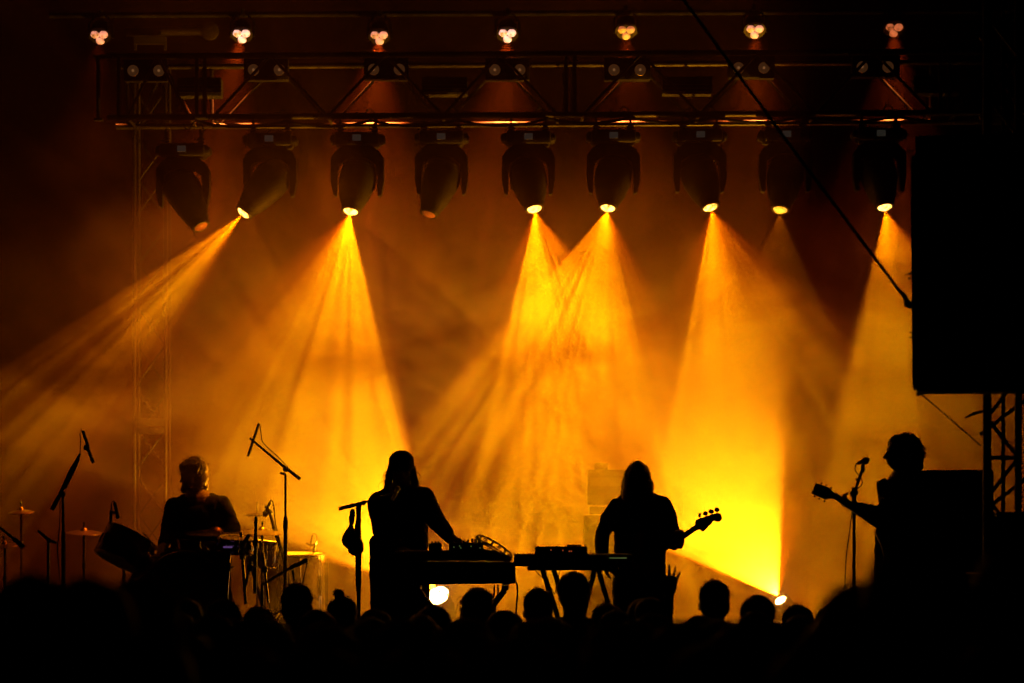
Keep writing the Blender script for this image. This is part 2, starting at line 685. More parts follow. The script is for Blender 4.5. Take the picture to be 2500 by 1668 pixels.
A = (1, .37, .012)
specs = [
    (448, 386, 494, 556, 'off', 'leftmost unlit moving head hanging lower than the rest, nose to the lower right'),
    (660, 361, 598, 523, 'on', 'moving head tilted hard left throwing long thin streaks'),
    (873, 359, 858, 519, 'on', 'lit moving head with the broad cone above the drum kit'),
    (1078, 356, 1048, 526, 'off', 'unlit moving head with a dark nose, between two lit ones'),
    (1290, 356, 1304, 513, 'on', 'lit moving head right of the unlit central one'),
    (1497, 353, 1483, 511, 'on', 'lit moving head whose cone crosses its left neighbour'),
    (1708, 351, 1732, 509, 'on', 'lit moving head above the bass player with a streaked fan'),
    (1917, 350, 1902, 515, 'dim', 'dimly glowing moving head under the black guy cable'),
    (2146, 348, 2156, 509, 'on', 'rightmost lit moving head next to the hanging speaker'),
]
heads = [moving_head(*s) for s in specs]
WK = .92
lamp(heads[1][0], heads[1][1], -45, [(-13, 0), (-11.5, 1), (-9, .25), (-7, .9), (-4, .4), (-1, 1), (4, .9), (9, .6), (13, .2), (17, 0)], 7, -3, 9500 * WK, freq=17, contrast=.8, seed=3.1)
lamp(heads[2][0], heads[2][1], -10, [(-48, 0), (-34, .14), (-23, .5), (-10, .8), (0, 1), (10, 1), (19, .9), (22.3, .8), (23.6, 0)], 20, -6, 4300 * WK, freq=10, contrast=.55, seed=1.2)
lamp(heads[4][0], heads[4][1], 10, [(-44, 0), (-25, .14), (-21, .9), (-8, 1), (0, .9), (8, .4), (24, .4), (32, .15), (35, 0)], 20, -6, 4300 * WK, freq=9, contrast=.45, seed=5.7)
lamp(heads[5][0], heads[5][1], -10, [(-34, 0), (-30, .6), (-15, .7), (-5, 1), (10, 1), (20, .7), (28, .3), (46, 0)], 20, -6, 4300 * WK, freq=9, contrast=.4, seed=9.3)
lamp(heads[6][0], heads[6][1], 12, [(-44, 0), (-25, .12), (-21, .9), (-8, 1), (2, .8), (10, .45), (24, .38), (33, .18), (42, 0)], 20, -6, 4300 * WK, freq=14, contrast=.65, seed=12.9)
lamp(heads[7][0], heads[7][1], 0, [(-28, 0), (-22, .8), (0, 1), (22, .8), (28, 0)], 20, -6, 300 * WK, freq=14, contrast=.65, seed=17.9)
lamp(heads[8][0], heads[8][1], 8, [(-22, 0), (-18, .9), (-5, 1), (8, .6), (22, .45), (32, .2), (36, 0)], 20, -6, 2600 * WK, freq=13, contrast=.6, seed=23.3)


# ---- rose wash lamps with three lenses
def wash(cx, cy, m, label):
    D = 22.62
    c = P(cx, cy, D)
    ax = aim(0, 38)
    t = thing('wash_lamp', c, label, 'wash lamp', 'rose wash lamps above the truss')
    u = Vector((1, 0, 0))
    w_ = ax.cross(u).normalized()
    MB().lathe([(-.13, .05), (-.12, .075), (-.03, .088), (-.012, .092)], c, ax, 24).build('body', M['housing'], t)
    yk = MB()
    for sx in (-.1, .1):
        yk.tube([c + Vector((sx, .04, 0)), c + Vector((sx, .06, .12)), c + Vector((sx * .4, .07, .2))], .009, 6)
    yk.tube([c + Vector((0, .07, .19)), c + Vector((0, .07, .24))], .02, 8)
    yk.build('bracket', M['blackmetal'], t)
    for an in (35, 145, 270):
        q = c + u * .041 * math.cos(R(an)) * 1.05 + (w_ if w_.z > 0 else -w_) * .043 * math.sin(R(an))
        MB().lathe([(-.03, .03), (.0, .037), (.012, .03), (.018, .01)], q, ax, 18).build('lens', m, t)
    return t, c + ax * .03


ws = [(243, 91, PAR_MID, 'rose wash lamp at the far left end above the truss', 60), (590, 88, PAR_HOT, 'bright rose wash lamp with a beam falling to the left, second from the left', 330),
      (926, 92, PAR_MID, 'rose wash lamp with a pink cone, above the third moving head', 420), (1239, 87, PAR_HOT, 'brightest rose wash lamp, middle of the row', 300),
      (1529, 79, PAR_LOW, 'dull amber wash lamp just left of the top of the guy cable', 180), (1843, 77, PAR_MID, 'rose wash lamp right of the guy cable', 170),
      (2183, 73, PAR_LOW, 'dull rose wash lamp, last on the right of the row', 170)]
for i, (x, y, m, lab, W_) in enumerate(ws):
    t, q = wash(x, y, m, lab)
    lamp(t, q, (-4, -14, -6, -3, 0, -1, 0)[i], [(-27, 0), (-14, .5), (0, 1), (14, .5), (27, 0)], 16, 2, W_ * 5.5, col=(1, .2, .03), edge=(1, .11, .008), freq=5, contrast=.3, seed=i * 4.4, radius=.03)

# ---- pairs of round blinder lamps inside the truss
RING = mat('glowing_amber_reflector', (.5, .36, .2), .35, .8, scale=20, emit=(1, .38, .12), estr=.03)  # weak emission put into the rings for the light they reflect
BULB = mat('faint_bulb', (.5, .4, .3), .3, 0, scale=20, emit=(1, .45, .15), estr=.14)
bl = [(325, 388, 173), (619, 682, 171), (912, 975, 170), (1208, 1269, 171), (1499, 1563, 171), (1803, 1865, 166), (2105, 2168, 164)]
where = ['above the left tower', 'below the second wash lamp', 'below the third wash lamp', 'below the brightest wash lamp', 'below the dull amber wash lamp', 'beside the guy cable', 'near the right end of the truss']
for i, (xa, xb, y) in enumerate(bl):
    D = TD + .1
    c = P((xa + xb) / 2, y, D)
    t = thing('blinder_lamp', c, 'twin round blinder lamp inside the truss ' + where[i], 'blinder lamp', 'twin blinders inside the truss')
    MB().span(P(xa - 24, y + 24, D + .02), P(xb + 24, y - 24, D + .14), bevel=.01).build('housing', M['housing'], t)
    for x in (xa, xb):
        q = P(x, y, D)
        rg = MB().torus(q, (0, 1, 0), .04, .006, 24, 6).lathe([(-.01, .046), (.004, .044), (.02, .02)], q, (0, 1, 0), 24).build('reflector', RING, t)
        MB().ball(q + Vector((0, -.012, 0)), .011, u=10, v=8).build('bulb', BULB, rg)


# ---- floor lamps shooting up
def floor_lamp(px, py, D, label, a, prof, vh, tilt, W_, seed, lr=.045, face=None):
    c = P(px, py, D)
    base = Vector((c.x, c.y, RISER + .002))
    t = thing('floor_lamp', base, label, 'floor lamp', 'floor lamps behind the band')
    ax = aim(a, tilt) if face is None else aim(*face)
    hz = c.z
    MB().box(base + Vector((0, 0, .04)), (.3, .26, .075), bevel=.02).build('base', M['housing'], t)
    piv = c - ax * .12
    for sx in (-.115, .115):
        MB().limb([Vector((c.x + sx, c.y, base.z + .06)), Vector((c.x + sx, c.y, piv.z))], [.022, .018]).build('yoke_arm', M['housing'], t)
    hd = MB().lathe([(-.1, .04), (-.08, .075), (.02, .085), (.09, max(.08, lr * .9)), (.12, max(.076, lr * 1.08))], piv, ax, 24).build('head', M['housing'], t)
    MB().lathe([(0, lr), (.012, lr * .85), (.018, lr * .3)], c, ax, 24).build('lens', FLOOR_LENS, hd)
    lamp(t, c + ax * .022 + aim(a, tilt) * .025, a, prof, vh, tilt, W_, col=(1, .46, .012), edge=(1, .16, .0), freq=15, contrast=.28, seed=seed, radius=.012)
    return t


FLOOR_LENS = emat('blazing_lens', (1, .75, .3), 30)
fp = [(-33, 0), (-30, .8), (-18, .9), (0, .9), (15, .9), (28, .7), (33, 0)]
floor_lamp(1070, 1454, 22.3, 'blazing floor lamp glaring under the keyboards behind the singer', 222, fp, 30, 4, 4600, 2.2, .09, (205, 50))
floor_lamp(1906, 1466, 22.3, 'blazing floor lamp at the foot of the bright vertical-edged beam on the right', 214, [(-56, 0), (-44, .05), (-36, .08), (-33.5, .9), (-18, .95), (0, .95), (15, 1), (30, .8), (35, 0)], 32, 4, 6000, 8.8, .05, (214, 25))

# ================================================================== HANGING SPEAKER, TOWER, GUY CABLE
SD = 14.5
def rect(b, x0, y0, x1, y1, D, depth, bevel=0):
    a = P(x0, y1, D)
    c = P(x1, y0, D)
    return b.span(a, (c.x, D + depth, c.z), bevel=bevel)


t = thing('hanging_speaker', P(2390, 955, SD), 'big black hanging speaker cabinet cut by the right edge of the picture', 'speaker')
m_ = MB()
o2 = [(2226, 375), (2237, 374), (2237, 328), (2640, 328), (2640, 956), (2243, 955), (2241, 948), (2229, 944), (2228, 700), (2225, 500)]
og = P(2400, 640, SD)
YW, YX = Vector((.172, .985, 0)), Vector((.985, -.172, 0))
MB().prism([((x - 2400) / F * SD, -(y - 640) / F * SD) for x, y in o2], og + YW * .15, YX, Vector((0, 0, 1)), .3).build('cabinet', M['speaker'], t, smooth=False)
b = MB()
for y0, y1 in ((345, 475), (490, 620), (635, 765), (780, 930)):
    b.prism([((x - 2400) / F * SD, -(y - 640) / F * SD) for x, y in ((2250, y0), (2625, y0), (2625, y1), (2250, y1))], og - YW * .006, YX, Vector((0, 0, 1)), .008)
b.build('grille', M['rubber'], t, smooth=False)
b = MB()
for x, y in ((2222, 368), (2222, 668), (2223, 680), (2225, 812), (2225, 824)):
    q = P(x, y, SD + .1)
    b.tube([q - Vector((.012, 0, 0)), q + Vector((.02, 0, 0))], .006, 8)
b.build('rigging_pin', M['blackmetal'], t)
b = MB()
b.span(P(2238, 966, SD + .1), P(2244, 953, SD + .14))
b.build('corner_bracket', M['blackmetal'], t, smooth=False)

GD = 14.3
ga, gb = P(1640, -40, GD), P(2213, 733, GD)
t = thing('guy_cable', gb, 'taut black guy cable running diagonally down to the hanging speaker', 'cable')
MB().tube([ga, ga.lerp(gb, .5) - Vector((0, 0, .012)), gb], .0085, 8).build('cable', M['rubber'], t)
b = MB().limb([gb - Vector((.02, 0, -.035)), gb + Vector((.012, 0, -.02)), P(2222, 752, GD)], [.012, .017, .008])
b.torus(P(2217, 742, GD), (0, 1, 0), .017, .005, 16, 6)
b.build('hook', M['blackmetal'], t)

GT = 16.0
t = thing('truss_mast', Vector((P(2440, 0, GT).x, GT, 0)), 'black lattice mast behind the hanging speaker at the right edge', 'truss')
xs = [(2410, GT, .026), (2486, GT + .02, .022), (2449, GT + .24, .012), (2527, GT + .24, .02)]
zt = P(0, -40, GT).z
for x, D, r in xs:
    MB().tube([(P(x, 0, D).x, D, 0), (P(x, 0, D).x, D, zt)], r, 14).build('chord', M['blackmetal'], t)
x0, x1 = P(2410, 0, GT).x, P(2486, 0, GT).x
y = 2000
k = 0
while y > -40:
    a, c = (x0, x1) if k % 2 == 0 else (x1, x0)
    MB().tube([(a, GT, P(0, y, GT).z), (c, GT, P(0, y - 98, GT).z)], .011, 8).build('brace', M['blackmetal'], t)
    if k % 2:
        MB().tube([(x0, GT + .24, P(0, y - 60, GT).z), (x1 + .1, GT + .24, P(0, y - 150, GT).z)], .011, 8).build('brace', M['blackmetal'], t)
    if k % 4 == 1:
        MB().tube([(x0, GT, P(0, y, GT).z), (x1, GT, P(0, y, GT).z)], .012, 8).build('brace', M['blackmetal'], t)
    y -= 98
    k += 1
for y0 in (282, ):
    q = P(2462, y0, GT)
    MB().ball(q, (.035, .03, .04)).build('coupler', M['blackmetal'], t)
tag(MB().tube([P(2243, 957, SD + .12), P(2394, 1088, GT)], .004, 6).build('cord', M['rubber']), 'thin cord running from the speaker corner down to the mast', 'cord')
t = tag(MB().limb([P(2356, 1020, GT - .1), P(2378, 1010, GT - .1), P(2412, 1000, GT - .03)], [.003, .009, .007]).build('antenna', M['blackmetal']), 'short dark spike sticking out of the mast below the speaker', 'antenna')

KD = 18.0
t = thing('speaker_stack', P(2330, 1500, KD), 'black flat-topped speaker block at the right behind the guitarist', 'speaker')
def yawbox(px0, y0, px1, y1, D, depth):
    o_ = P(px0, y0, D)
    yw = Vector((o_.x, o_.y, 0)).normalized()
    yx = Vector((yw.y, -yw.x, 0))
    wd, ht = (px1 - px0) / F * D, (y1 - y0) / F * D
    return MB().prism([(0, 0), (wd, 0), (wd, -ht), (0, -ht)], o_ + yw * depth / 2, yx, Vector((0, 0, 1)), depth)
yawbox(2262, 1148, 2423, 1398, KD, .35).build('cabinet', M['speaker'], t, smooth=False)
yawbox(2240, 1402, 2640, 1700, KD, .4).build('base_cabinet', M['speaker'], t, smooth=False)
t2 = thing('flight_case', P(2520, 1420, 15.2), 'black flight case at the foot of the mast', 'case')
yawbox(2410, 1250, 2640, 1700, 15.3, .45).build('body', M['speaker'], t2, smooth=False)
b = MB()
for x in (2440, 2620):
    b.span(P(x - 8, 1262, 15.2), P(x + 8, 1250, 15.28), bevel=.002)
b.build('corner_guard', M['blackmetal'], t2, smooth=False)

# ================================================================== MICROPHONE STANDS
def mic_body(b, tail, tip, r=.011, head=.02):
    tail, tip = Vector(tail), Vector(tip)
    d = (tip - tail).normalized()
    L_ = (tip - tail).length
    b.lathe([(0, r * .8), (.01, r), (L_ - head * 2.1, r * 1.25), (L_ - head * 1.9, r * 1.2)], tail, d, 14)
    b.lathe([(L_ - head * 2, head * .6), (L_ - head * 1.6, head * .95), (L_ - head, head), (L_ - head * .3, head * .75), (L_, head * .2)], tail, d, 14)
    return b


def pencil(b, a, c, r=.011):
    a, c = Vector(a), Vector(c)
    d = (c - a).normalized()
    L_ = (c - a).length
    return b.lathe([(0, r * .7), (.008, r), (L_ * .7, r), (L_ * .72, r * 1.1), (L_, r * 1.1)], a, d, 12)


def tripod(t, x, y, z, m):
    for an in (20, 140, 260):
        d = Vector((math.cos(R(an)), math.sin(R(an)), 0))
        MB().tube([Vector((x, y, z + .12)), Vector((x, y, z + .01)) + d * .28], .008, 8).build('leg', m, t)


# (1) tall boom over the drums
D = 21.3
bx = P(697, 0, D).x
t = thing('microphone_stand', (bx, D, RISER), 'tall boom stand reaching up left over the drum kit', 'mic stand', 'microphone stands')
MB().tube([(bx, D, RISER + .02), P(697, 1262, D)], .016, 12).tube([P(697, 1270, D), P(697, 1158, D)], .0095, 12).lathe([(0, .02), (.07, .02)], P(697, 1292, D), (0, 0, 1), 14).build('pole', M['blackmetal'], t)
tripod(t, bx, D, RISER, M['blackmetal'])
b = MB().tube([P(733, 1170, D), P(690, 1137, D), P(610, 1070, D - .1)], [.014, .012, .008], 10)
b.ball(P(697, 1146, D), .022)
b.tube([P(697, 1158, D), P(684, 1155, D)], .01, 8)
b.build('boom', M['blackmetal'], t)
b = MB().tube([P(704, 1142, D), P(675, 1112, D), P(650, 1090, D), P(640, 1078, D - .05), P(634, 1035, D - .1)], .004, 6)
b.build('cable', M['rubber'], t)
mic = MB()
pencil(mic, P(632, 1034, D - .12), P(606, 1114, D - .05), .011)
o = mic.build('microphone', M['blackmetal'], origin=P(632, 1034, D - .12))
tag(o, 'slim microphone hanging at an angle from the tall boom over the drums', 'microphone', 'microphones')

# (2) left boom stand
D = 20.6
bx = P(155, 0, D).x
t = thing('microphone_stand', (bx, D, STAGE), 'boom stand at the far left leaning right over the floor drum', 'mic stand', 'microphone stands')
MB().tube([(bx, D, STAGE + .02), P(155, 1300, D)], .017, 12).tube([P(155, 1310, D), P(153, 1205, D)], .012, 12).ball(P(154, 1207, D), .024).build('pole', M['blackmetal'], t)
tripod(t, bx, D, STAGE, M['blackmetal'])
MB().tube([P(127, 1245, D), P(150, 1200, D), P(172, 1150, D), P(196, 1108, D)], [.018, .014, .014, .01], 10).limb([P(160, 1190, D), P(176, 1155, D), P(192, 1122, D)], [.012, .016, .009]).build('boom', M['blackmetal'], t)
MB().tube([P(195, 1110, D), P(197, 1075, D), P(195, 1060, D), P(199, 1050, D), P(206, 1060, D)], .004, 6).tube([P(147, 1215, D), P(146, 1280, D), P(140, 1340, D), P(146, 1420, D)], .004, 6).build('cable', M['rubber'], t)
mic = MB()
mic.ball(P(212, 1093, D), .026)
pencil(mic, P(202, 1052, D), P(216, 1092, D), .012)
pencil(mic, P(214, 1095, D), P(228, 1130, D), .013)
tag(mic.build('microphone', M['blackmetal'], origin=P(212, 1093, D)), 'microphone pointing down at the tip of the far left boom', 'microphone', 'microphones')

# (3) singer's stand with the maracas
D = 18.6
bx = P(875, 0, D).x
t = thing('microphone_stand', (bx, D, STAGE), 'black boom stand in front of the singer with maracas hanging on it', 'mic stand', 'microphone stands')
MB().tube([(bx, D, STAGE + .02), P(876, 1330, D)], .013, 12).lathe([(0, .014), (.06, .02), (.28, .022), (.36, .012)], P(875, 1445, D), (0, 0, 1), 14).tube([P(876, 1350, D), P(875, 1235, D)], .017, 12).build('pole', M['blackmetal'], t)
tripod(t, bx, D, STAGE, M['blackmetal'])
b = MB().tube([P(827, 1243, D), P(850, 1237, D), P(855, 1237, D)], [.013, .014, .013], 10).tube([P(852, 1237, D), P(895, 1225, D)], .011, 8).tube([P(893, 1226, D), P(938, 1211, D), P(962, 1203, D - .1)], .007, 8)
b.ball(P(861, 1234, D), (.02, .02, .016)).ball(P(887, 1228, D), .018).limb([P(875, 1233, D), P(876, 1248, D)], [.022, .016])
b.build('boom', M['blackmetal'], t)
MB().tube([P(878, 1240, D), P(880, 1300, D + .02), P(878, 1360, D + .01), P(880, 1450, D)], .004, 6).build('cable', M['rubber'], t)
mic = MB()
mic_body(mic, P(958, 1222, D - .1), P(972, 1190, D + .05))
tag(mic.build('microphone', M['blackmetal'], origin=P(965, 1205, D - .1)), 'black microphone hanging in front of the singer', 'microphone', 'microphones')
for (hx, hy, bx_, by_, lab, dy) in ((861, 1243, 854, 1322, 'left maraca hanging by its handle on the boom stand', -.04), (876, 1262, 868, 1340, 'right maraca hanging lower on the boom stand', -.07)):
    a, c = P(hx, hy, D + dy), P(bx_, by_, D + dy)
    d = (c - a)
    L_ = d.length
    o = thing('maraca', a, lab, 'maraca', 'maracas on the stand')
    MB().lathe([(0, .012), (.02, .019), (.07, .021), (L_ * .5, .014), (L_ * .62, .017)], a, d, 18).build('handle', M['wood'], o)
    MB().lathe([(L_ * .55, .02), (L_ * .68, .036), (L_ * .85, .054), (L_ * 1.0, .058), (L_ * 1.14, .044), (L_ * 1.22, .018)], a, d, 22).build('rattle_head', M['maraca'], o)

# (4) guitarist's vocal stand
D = 17.4
bx = P(2085, 0, D).x
t = thing('microphone_stand', (bx, D, STAGE), 'straight vocal stand with looped cable in front of the guitarist at the right', 'mic stand', 'microphone stands')
MB().tube([(bx, D, STAGE + .02), P(2085, 1212, D)], .011, 12).lathe([(0, .012), (.03, .016), (.1, .016)], P(2085, 1228, D), (0, 0, 1), 12).build('pole', M['blackmetal'], t)
MB().lathe([(0, .15), (.02, .15), (.03, .02)], (bx, D, STAGE + .003), (0, 0, 1), 28).build('base_plate', M['blackmetal'], t)
b = MB().tube([P(2084, 1210, D), P(2094, 1180, D), P(2105, 1148, D)], .0095, 10).ball(P(2085, 1206, D), .019).limb([P(2080, 1203, D), P(2091, 1203, D)], [.012, .014]).ball(P(2092, 1171, D), .01).limb([P(2106, 1148, D), P(2107, 1137, D)], [.015, .012])
b.build('boom', M['blackmetal'], t)
def curve(pts, n=8):
    out = []
    k = len(pts)
    for i in range(k - 1):
        p0, p1, p2, p3 = pts[max(i - 1, 0)], pts[i], pts[i + 1], pts[min(i + 2, k - 1)]
        for j in range(n):
            s = j / n
            out.append(.5 * ((2 * p1) + (-p0 + p2) * s + (2 * p0 - 5 * p1 + 4 * p2 - p3) * s * s + (-p0 + 3 * p1 - 3 * p2 + p3) * s ** 3))
    out.append(pts[-1])
    return out
MB().tube(curve([P(x, y, D - .02) for x, y in ((2095, 1130), (2089, 1136), (2088, 1148), (2096, 1160), (2102, 1168), (2105, 1180), (2098, 1190), (2088, 1196), (2083, 1210), (2080, 1250), (2074, 1300), (2066, 1360), (2062, 1440))]), .0035, 6).build('cable', M['rubber'], t)
mic = MB()
mic_body(mic, P(2093, 1132, D), P(2123, 1122, D), .01, .024)
tag(mic.build('microphone', M['blackmetal'], origin=P(2110, 1126, D)), 'round-headed vocal microphone in front of the guitarist', 'microphone', 'microphones')

# (5) slanting stand with cable loop by the ride cymbal
D = 21.6
t = thing('microphone_stand', Vector((P(690, 0, D).x, D, RISER)), 'short slanting mic stand with a looped cable right of the drummer', 'mic stand', 'microphone stands')
MB().tube([P(658, 1250, D), P(672, 1300, D), P(690, 1350, D), P(712, 1450, D)], [.011, .016, .018, .018], 10).limb([P(650, 1238, D), P(660, 1252, D)], [.014, .02]).build('pole', M['blackmetal'], t)
MB().tube(curve([P(x, y, D - .02) for x, y in ((657, 1226), (664, 1223), (669, 1240), (672, 1275), (680, 1310), (686, 1340))]), .0045, 6).build('cable', M['rubber'], t)
tripod(t, P(690, 0, D).x, D, RISER, M['blackmetal'])
mic = MB()
mic_body(mic, P(660, 1226, D), P(645, 1262, D), .013, .024)
tag(mic.build('microphone', M['blackmetal'], origin=P(652, 1240, D)), 'stubby microphone angled at the ride cymbal beside the drummer', 'microphone', 'microphones')

# (6) low mic on a boom in front of the pale floor drum
D = 20.9
t = thing('microphone_stand', Vector((P(640, 0, D).x, D, STAGE)), 'low boom slanting up right in front of the pale floor drum', 'mic stand', 'microphone stands')
MB().tube([P(640, 1428, D), P(700, 1392, D), P(722, 1378, D)], [.01, .012, .013], 10).tube([P(750, 1372, D), P(738, 1428, D)], .004, 6).tube([P(640, 1428, D), Vector((P(640, 0, D).x, D, STAGE + .02))], .013, 10).build('boom', M['blackmetal'], t)
tripod(t, P(640, 0, D).x, D, STAGE, M['blackmetal'])
mic = MB()
mic_body(mic, P(708, 1388, D), P(752, 1366, D), .014, .02)
mic.limb([P(715, 1395, D), P(718, 1415, D)], [.012, .008])
tag(mic.build('microphone', M['blackmetal'], origin=P(720, 1380, D)), 'fat black microphone lying on the low boom before the pale drum', 'microphone', 'microphones')

# (7) bottom left: pointed mics / stands near the frame edge
D = 19.6
t = thing('microphone_stand', Vector((P(120, 0, D).x, D, STAGE)), 'low dark mic stand between the far left boom stand and the picture edge', 'mic stand', 'microphone stands')
MB().tube([P(92, 1295, D), P(118, 1318, D), P(138, 1326, D)], [.009, .014, .009], 10).tube([P(118, 1318, D), Vector((P(118, 0, D).x, D, STAGE))], .011, 10).build('pole', M['blackmetal'], t)
tripod(t, P(118, 0, D).x, D, STAGE, M['blackmetal'])
t = thing('boom_arm', P(-20, 1275, D), 'black boom arm poking in from the left edge of the picture', 'boom arm')
MB().tube([P(-60, 1240, D), P(0, 1288, D), P(34, 1316, D)], [.008, .009, .012], 10).build('rod', M['blackmetal'], t)
MB().tube([P(34, 1316, D), P(58, 1336, D)], .017, 10).build('counterweight', M['rubber'], t)

# ================================================================== DRUM KIT
def cymbal(cx, cy, D, half, tilt, label, stand_to=None, dz=.0, standx=None):
    c = P(cx, cy, D)
    r = half / F * D
    ax = Vector((math.sin(R(tilt)), -.12, math.cos(R(tilt)))).normalized()
    t = thing('cymbal', c, label, 'cymbal', 'cymbals of the drum kit')
    MB().lathe([(-.006, r), (-.002, r * .985), (.012, r * .6), (.02, r * .22), (.038, r * .15), (.046, r * .05)], c - ax * .012, ax, 48).build('bow', M['cymbal'], t)
    MB().tube([c + ax * .03, c + ax * .075], .006, 8).ball(c + ax * .062, .011).build('wing_nut', M['blackmetal'], t)
    s = thing('cymbal_stand', Vector((c.x, c.y, RISER)), 'thin stand under the ' + label, 'cymbal stand', 'drum hardware')
    MB().tube([c - ax * .01, Vector((c.x, c.y, RISER + .1))], .011, 10).lathe([(0, .018), (.05, .018)], Vector((c.x, c.y, c.z - .3)), (0, 0, 1), 12).build('pole', M['chrome'], s)
    tripod(s, c.x, c.y, RISER, M['chrome'])


cymbal(527, 1296, 21.3, 78, 1, 'wide amber-lit crash cymbal in front of the drummer')
cymbal(640, 1296, 21.5, 52, 3, 'smaller bright cymbal right of the drummer')
cymbal(205, 1297, 21.6, 46, 1.5, 'dull cymbal at the left behind the tilted drum')
cymbal(52, 1247, 21.8, 32, -2, 'small cymbal at the far left edge with a glinting rim')
cymbal(12, 1330, 21.4, 34, -8, 'low cymbal half cut by the left edge')

# hi hat like pair far right of drummer (dark, high)
D = 22.2
c = P(628, 1252, D)
t = thing('hi_hat', Vector((c.x, c.y, RISER)), 'small pair of hi hats high behind the drummer at his right shoulder', 'hi hat', 'drum hardware')
MB().lathe([(-.012, .1), (.0, .06), (.012, .02)], c - Vector((0, 0, .01)), (0, -.1, 1), 32).lathe([(.012, .1), (.0, .06), (-.012, .02)], c - Vector((0, 0, .018)), (0, -.1, 1), 32).build('cymbal_pair', M['cymbal'], t)
MB().tube([c + Vector((0, 0, .09)), Vector((c.x, c.y, RISER + .02))], .009, 10).build('rod', M['chrome'], t)


def drum(name, c, ax, r, depth, label, shell, nl=8, head=None, front=True, cat='drum'):
    ax = Vector(ax).normalized()
    t = thing(name, c, label, cat, 'drums of the kit')
    MB().lathe([(-depth / 2, r * .985), (-depth / 2 + .004, r), (depth / 2 - .004, r), (depth / 2, r * .985)], c, ax, 48).build('shell', shell, t)
    for s in (-1, 1):
        MB().torus(c + ax * s * (depth / 2), ax, r * 1.02, .011, 48, 8).build('hoop', M['chrome'] if cat != 'bass drum' else M['wood'], t)
        MB().lathe([(0, r * .97), (.006, r * .96), (.008, r * .2)], c + ax * s * (depth / 2), ax * s, 40).build('drum_head', head or M['drumhead'], t)
    u = Vector((0, 0, 1)) if abs(ax.z) < .9 else Vector((1, 0, 0))
    x = u.cross(ax).normalized()
    y = ax.cross(x)
    for i in range(nl):
        b = MB()
        d = x * math.cos(2 * math.pi * (i + .3) / nl) + y * math.sin(2 * math.pi * (i + .3) / nl)
        p = c + d * (r + .012)
        b.tube([p - ax * depth * .5, p + ax * depth * .5], .004, 6)
        b.tube([p - ax * depth * .16, p + ax * depth * .16], .011, 8)
        b.build('lug', M['chrome'], t)
    return t


# kick drum, turned a little to the right
drum('bass_drum', P(437, 1462, 21.2), (.42, -1, .02), .36, .4, 'large dark bass drum below the drummer', M['shell'], 10, M['rubber'], cat='bass drum')
# large tilted drum at the left
drum('rack_drum', P(303, 1338, 21.3), (.42, .22, .88), .19, .24, 'dark drum tilted towards the audience left of the drummer', M['shell'], 8, M['rubber'])
s = thing('drum_stand', Vector((P(303, 0, 21.5).x, 21.5, RISER)), 'chrome stand holding the tilted drum left of the drummer', 'stand', 'drum hardware')
MB().tube([P(303, 1370, 21.5), Vector((P(303, 0, 21.5).x, 21.5, RISER + .1))], .014, 10).build('pole', M['chrome'], s)
tripod(s, P(303, 0, 21.5).x, 21.5, RISER, M['chrome'])
mic = MB()
pencil(mic, P(280, 1227, 20.9), P(289, 1266, 20.9), .014)
mic.limb([P(270, 1275, 21), P(271, 1250, 21), P(283, 1252, 20.95)], [.011, .014, .011])
mic.tube(curve([P(x, y, 20.9) for x, y in ((281, 1228), (276, 1224), (272, 1232), (272, 1250))]), .004, 6)
tag(mic.build('microphone', M['blackmetal'], origin=P(280, 1240, 20.9)), 'clip-on microphone standing on the rim of the tilted drum', 'microphone', 'microphones')

# snare and small toms right of the kick, brightly lit metal
drum('snare_drum', P(578, 1330, 21.0), (.06, -.13, 1), .15, .1, 'shiny snare drum catching the light right of the drummer', M['chrome'], 10)
drum('tom_drum', P(640, 1352, 21.7), (.1, -.05, 1), .13, .2, 'small tom drum behind the shiny snare', M['shell'], 6)
drum('tom_drum', P(478, 1345, 21.35), (.05, .05, 1), .14, .15, 'dark tom drum mounted over the bass drum', M['shell'], 6)
tag(MB().box(P(556, 1336, 20.8), (.07, .02, .014), bevel=.004).build('trigger_pickup', M['violet']), 'small violet gleaming clip on the snare rim', 'clip')
# dark hardware between the kick and the pale drum
hw = [((560, 1345), (552, 1470), .014), ((588, 1300), (600, 1475), .013), ((604, 1345), (640, 1475), .016), ((625, 1262), (622, 1450), .014), ((575, 1330), (540, 1380), .01), ((590, 1340), (640, 1347), .008), ((616, 1360), (596, 1440), .011), ((642, 1350), (655, 1470), .01)]
for i, (a, c, r) in enumerate(hw):
    D = 20.8 + (i % 3) * .25
    lab = ['leftmost thin chrome leg beside the bass drum', 'upright chrome rod under the snare drum', 'thick slanting dark tube right of the snare', 'straight dark tube under the hi hats', 'short slanting rod left of the snare', 'flat crossing rod just under the snare', 'steep rod between the slanting tubes', 'thin rod left of the pale floor drum'][i]
    o = thing('hardware_rod', P(c[0], c[1], D), lab, 'rod', 'drum hardware')
    MB().tube([P(*a, D), P(*c, D)], r, 10).build('tube', M['chrome'] if i in (0, 1, 7) else M['blackmetal'], o)
    q = P((a[0] * 2 + c[0]) / 3, (a[1] * 2 + c[1]) / 3, D)
    MB().box(q, (.045, .045, .05), bevel=.008).tube([q, q + Vector((.045, -.02, .01))], .007, 8).build('clamp', M['chrome'] if i % 2 else M['blackmetal'], o)
mic = MB()
mic_body(mic, P(608, 1306, 20.75), P(588, 1338, 20.75), .014, .022)
tag(mic.build('microphone', M['blackmetal'], origin=P(600, 1320, 20.75)), 'dark microphone leaning over the shiny snare drum', 'microphone', 'microphones')

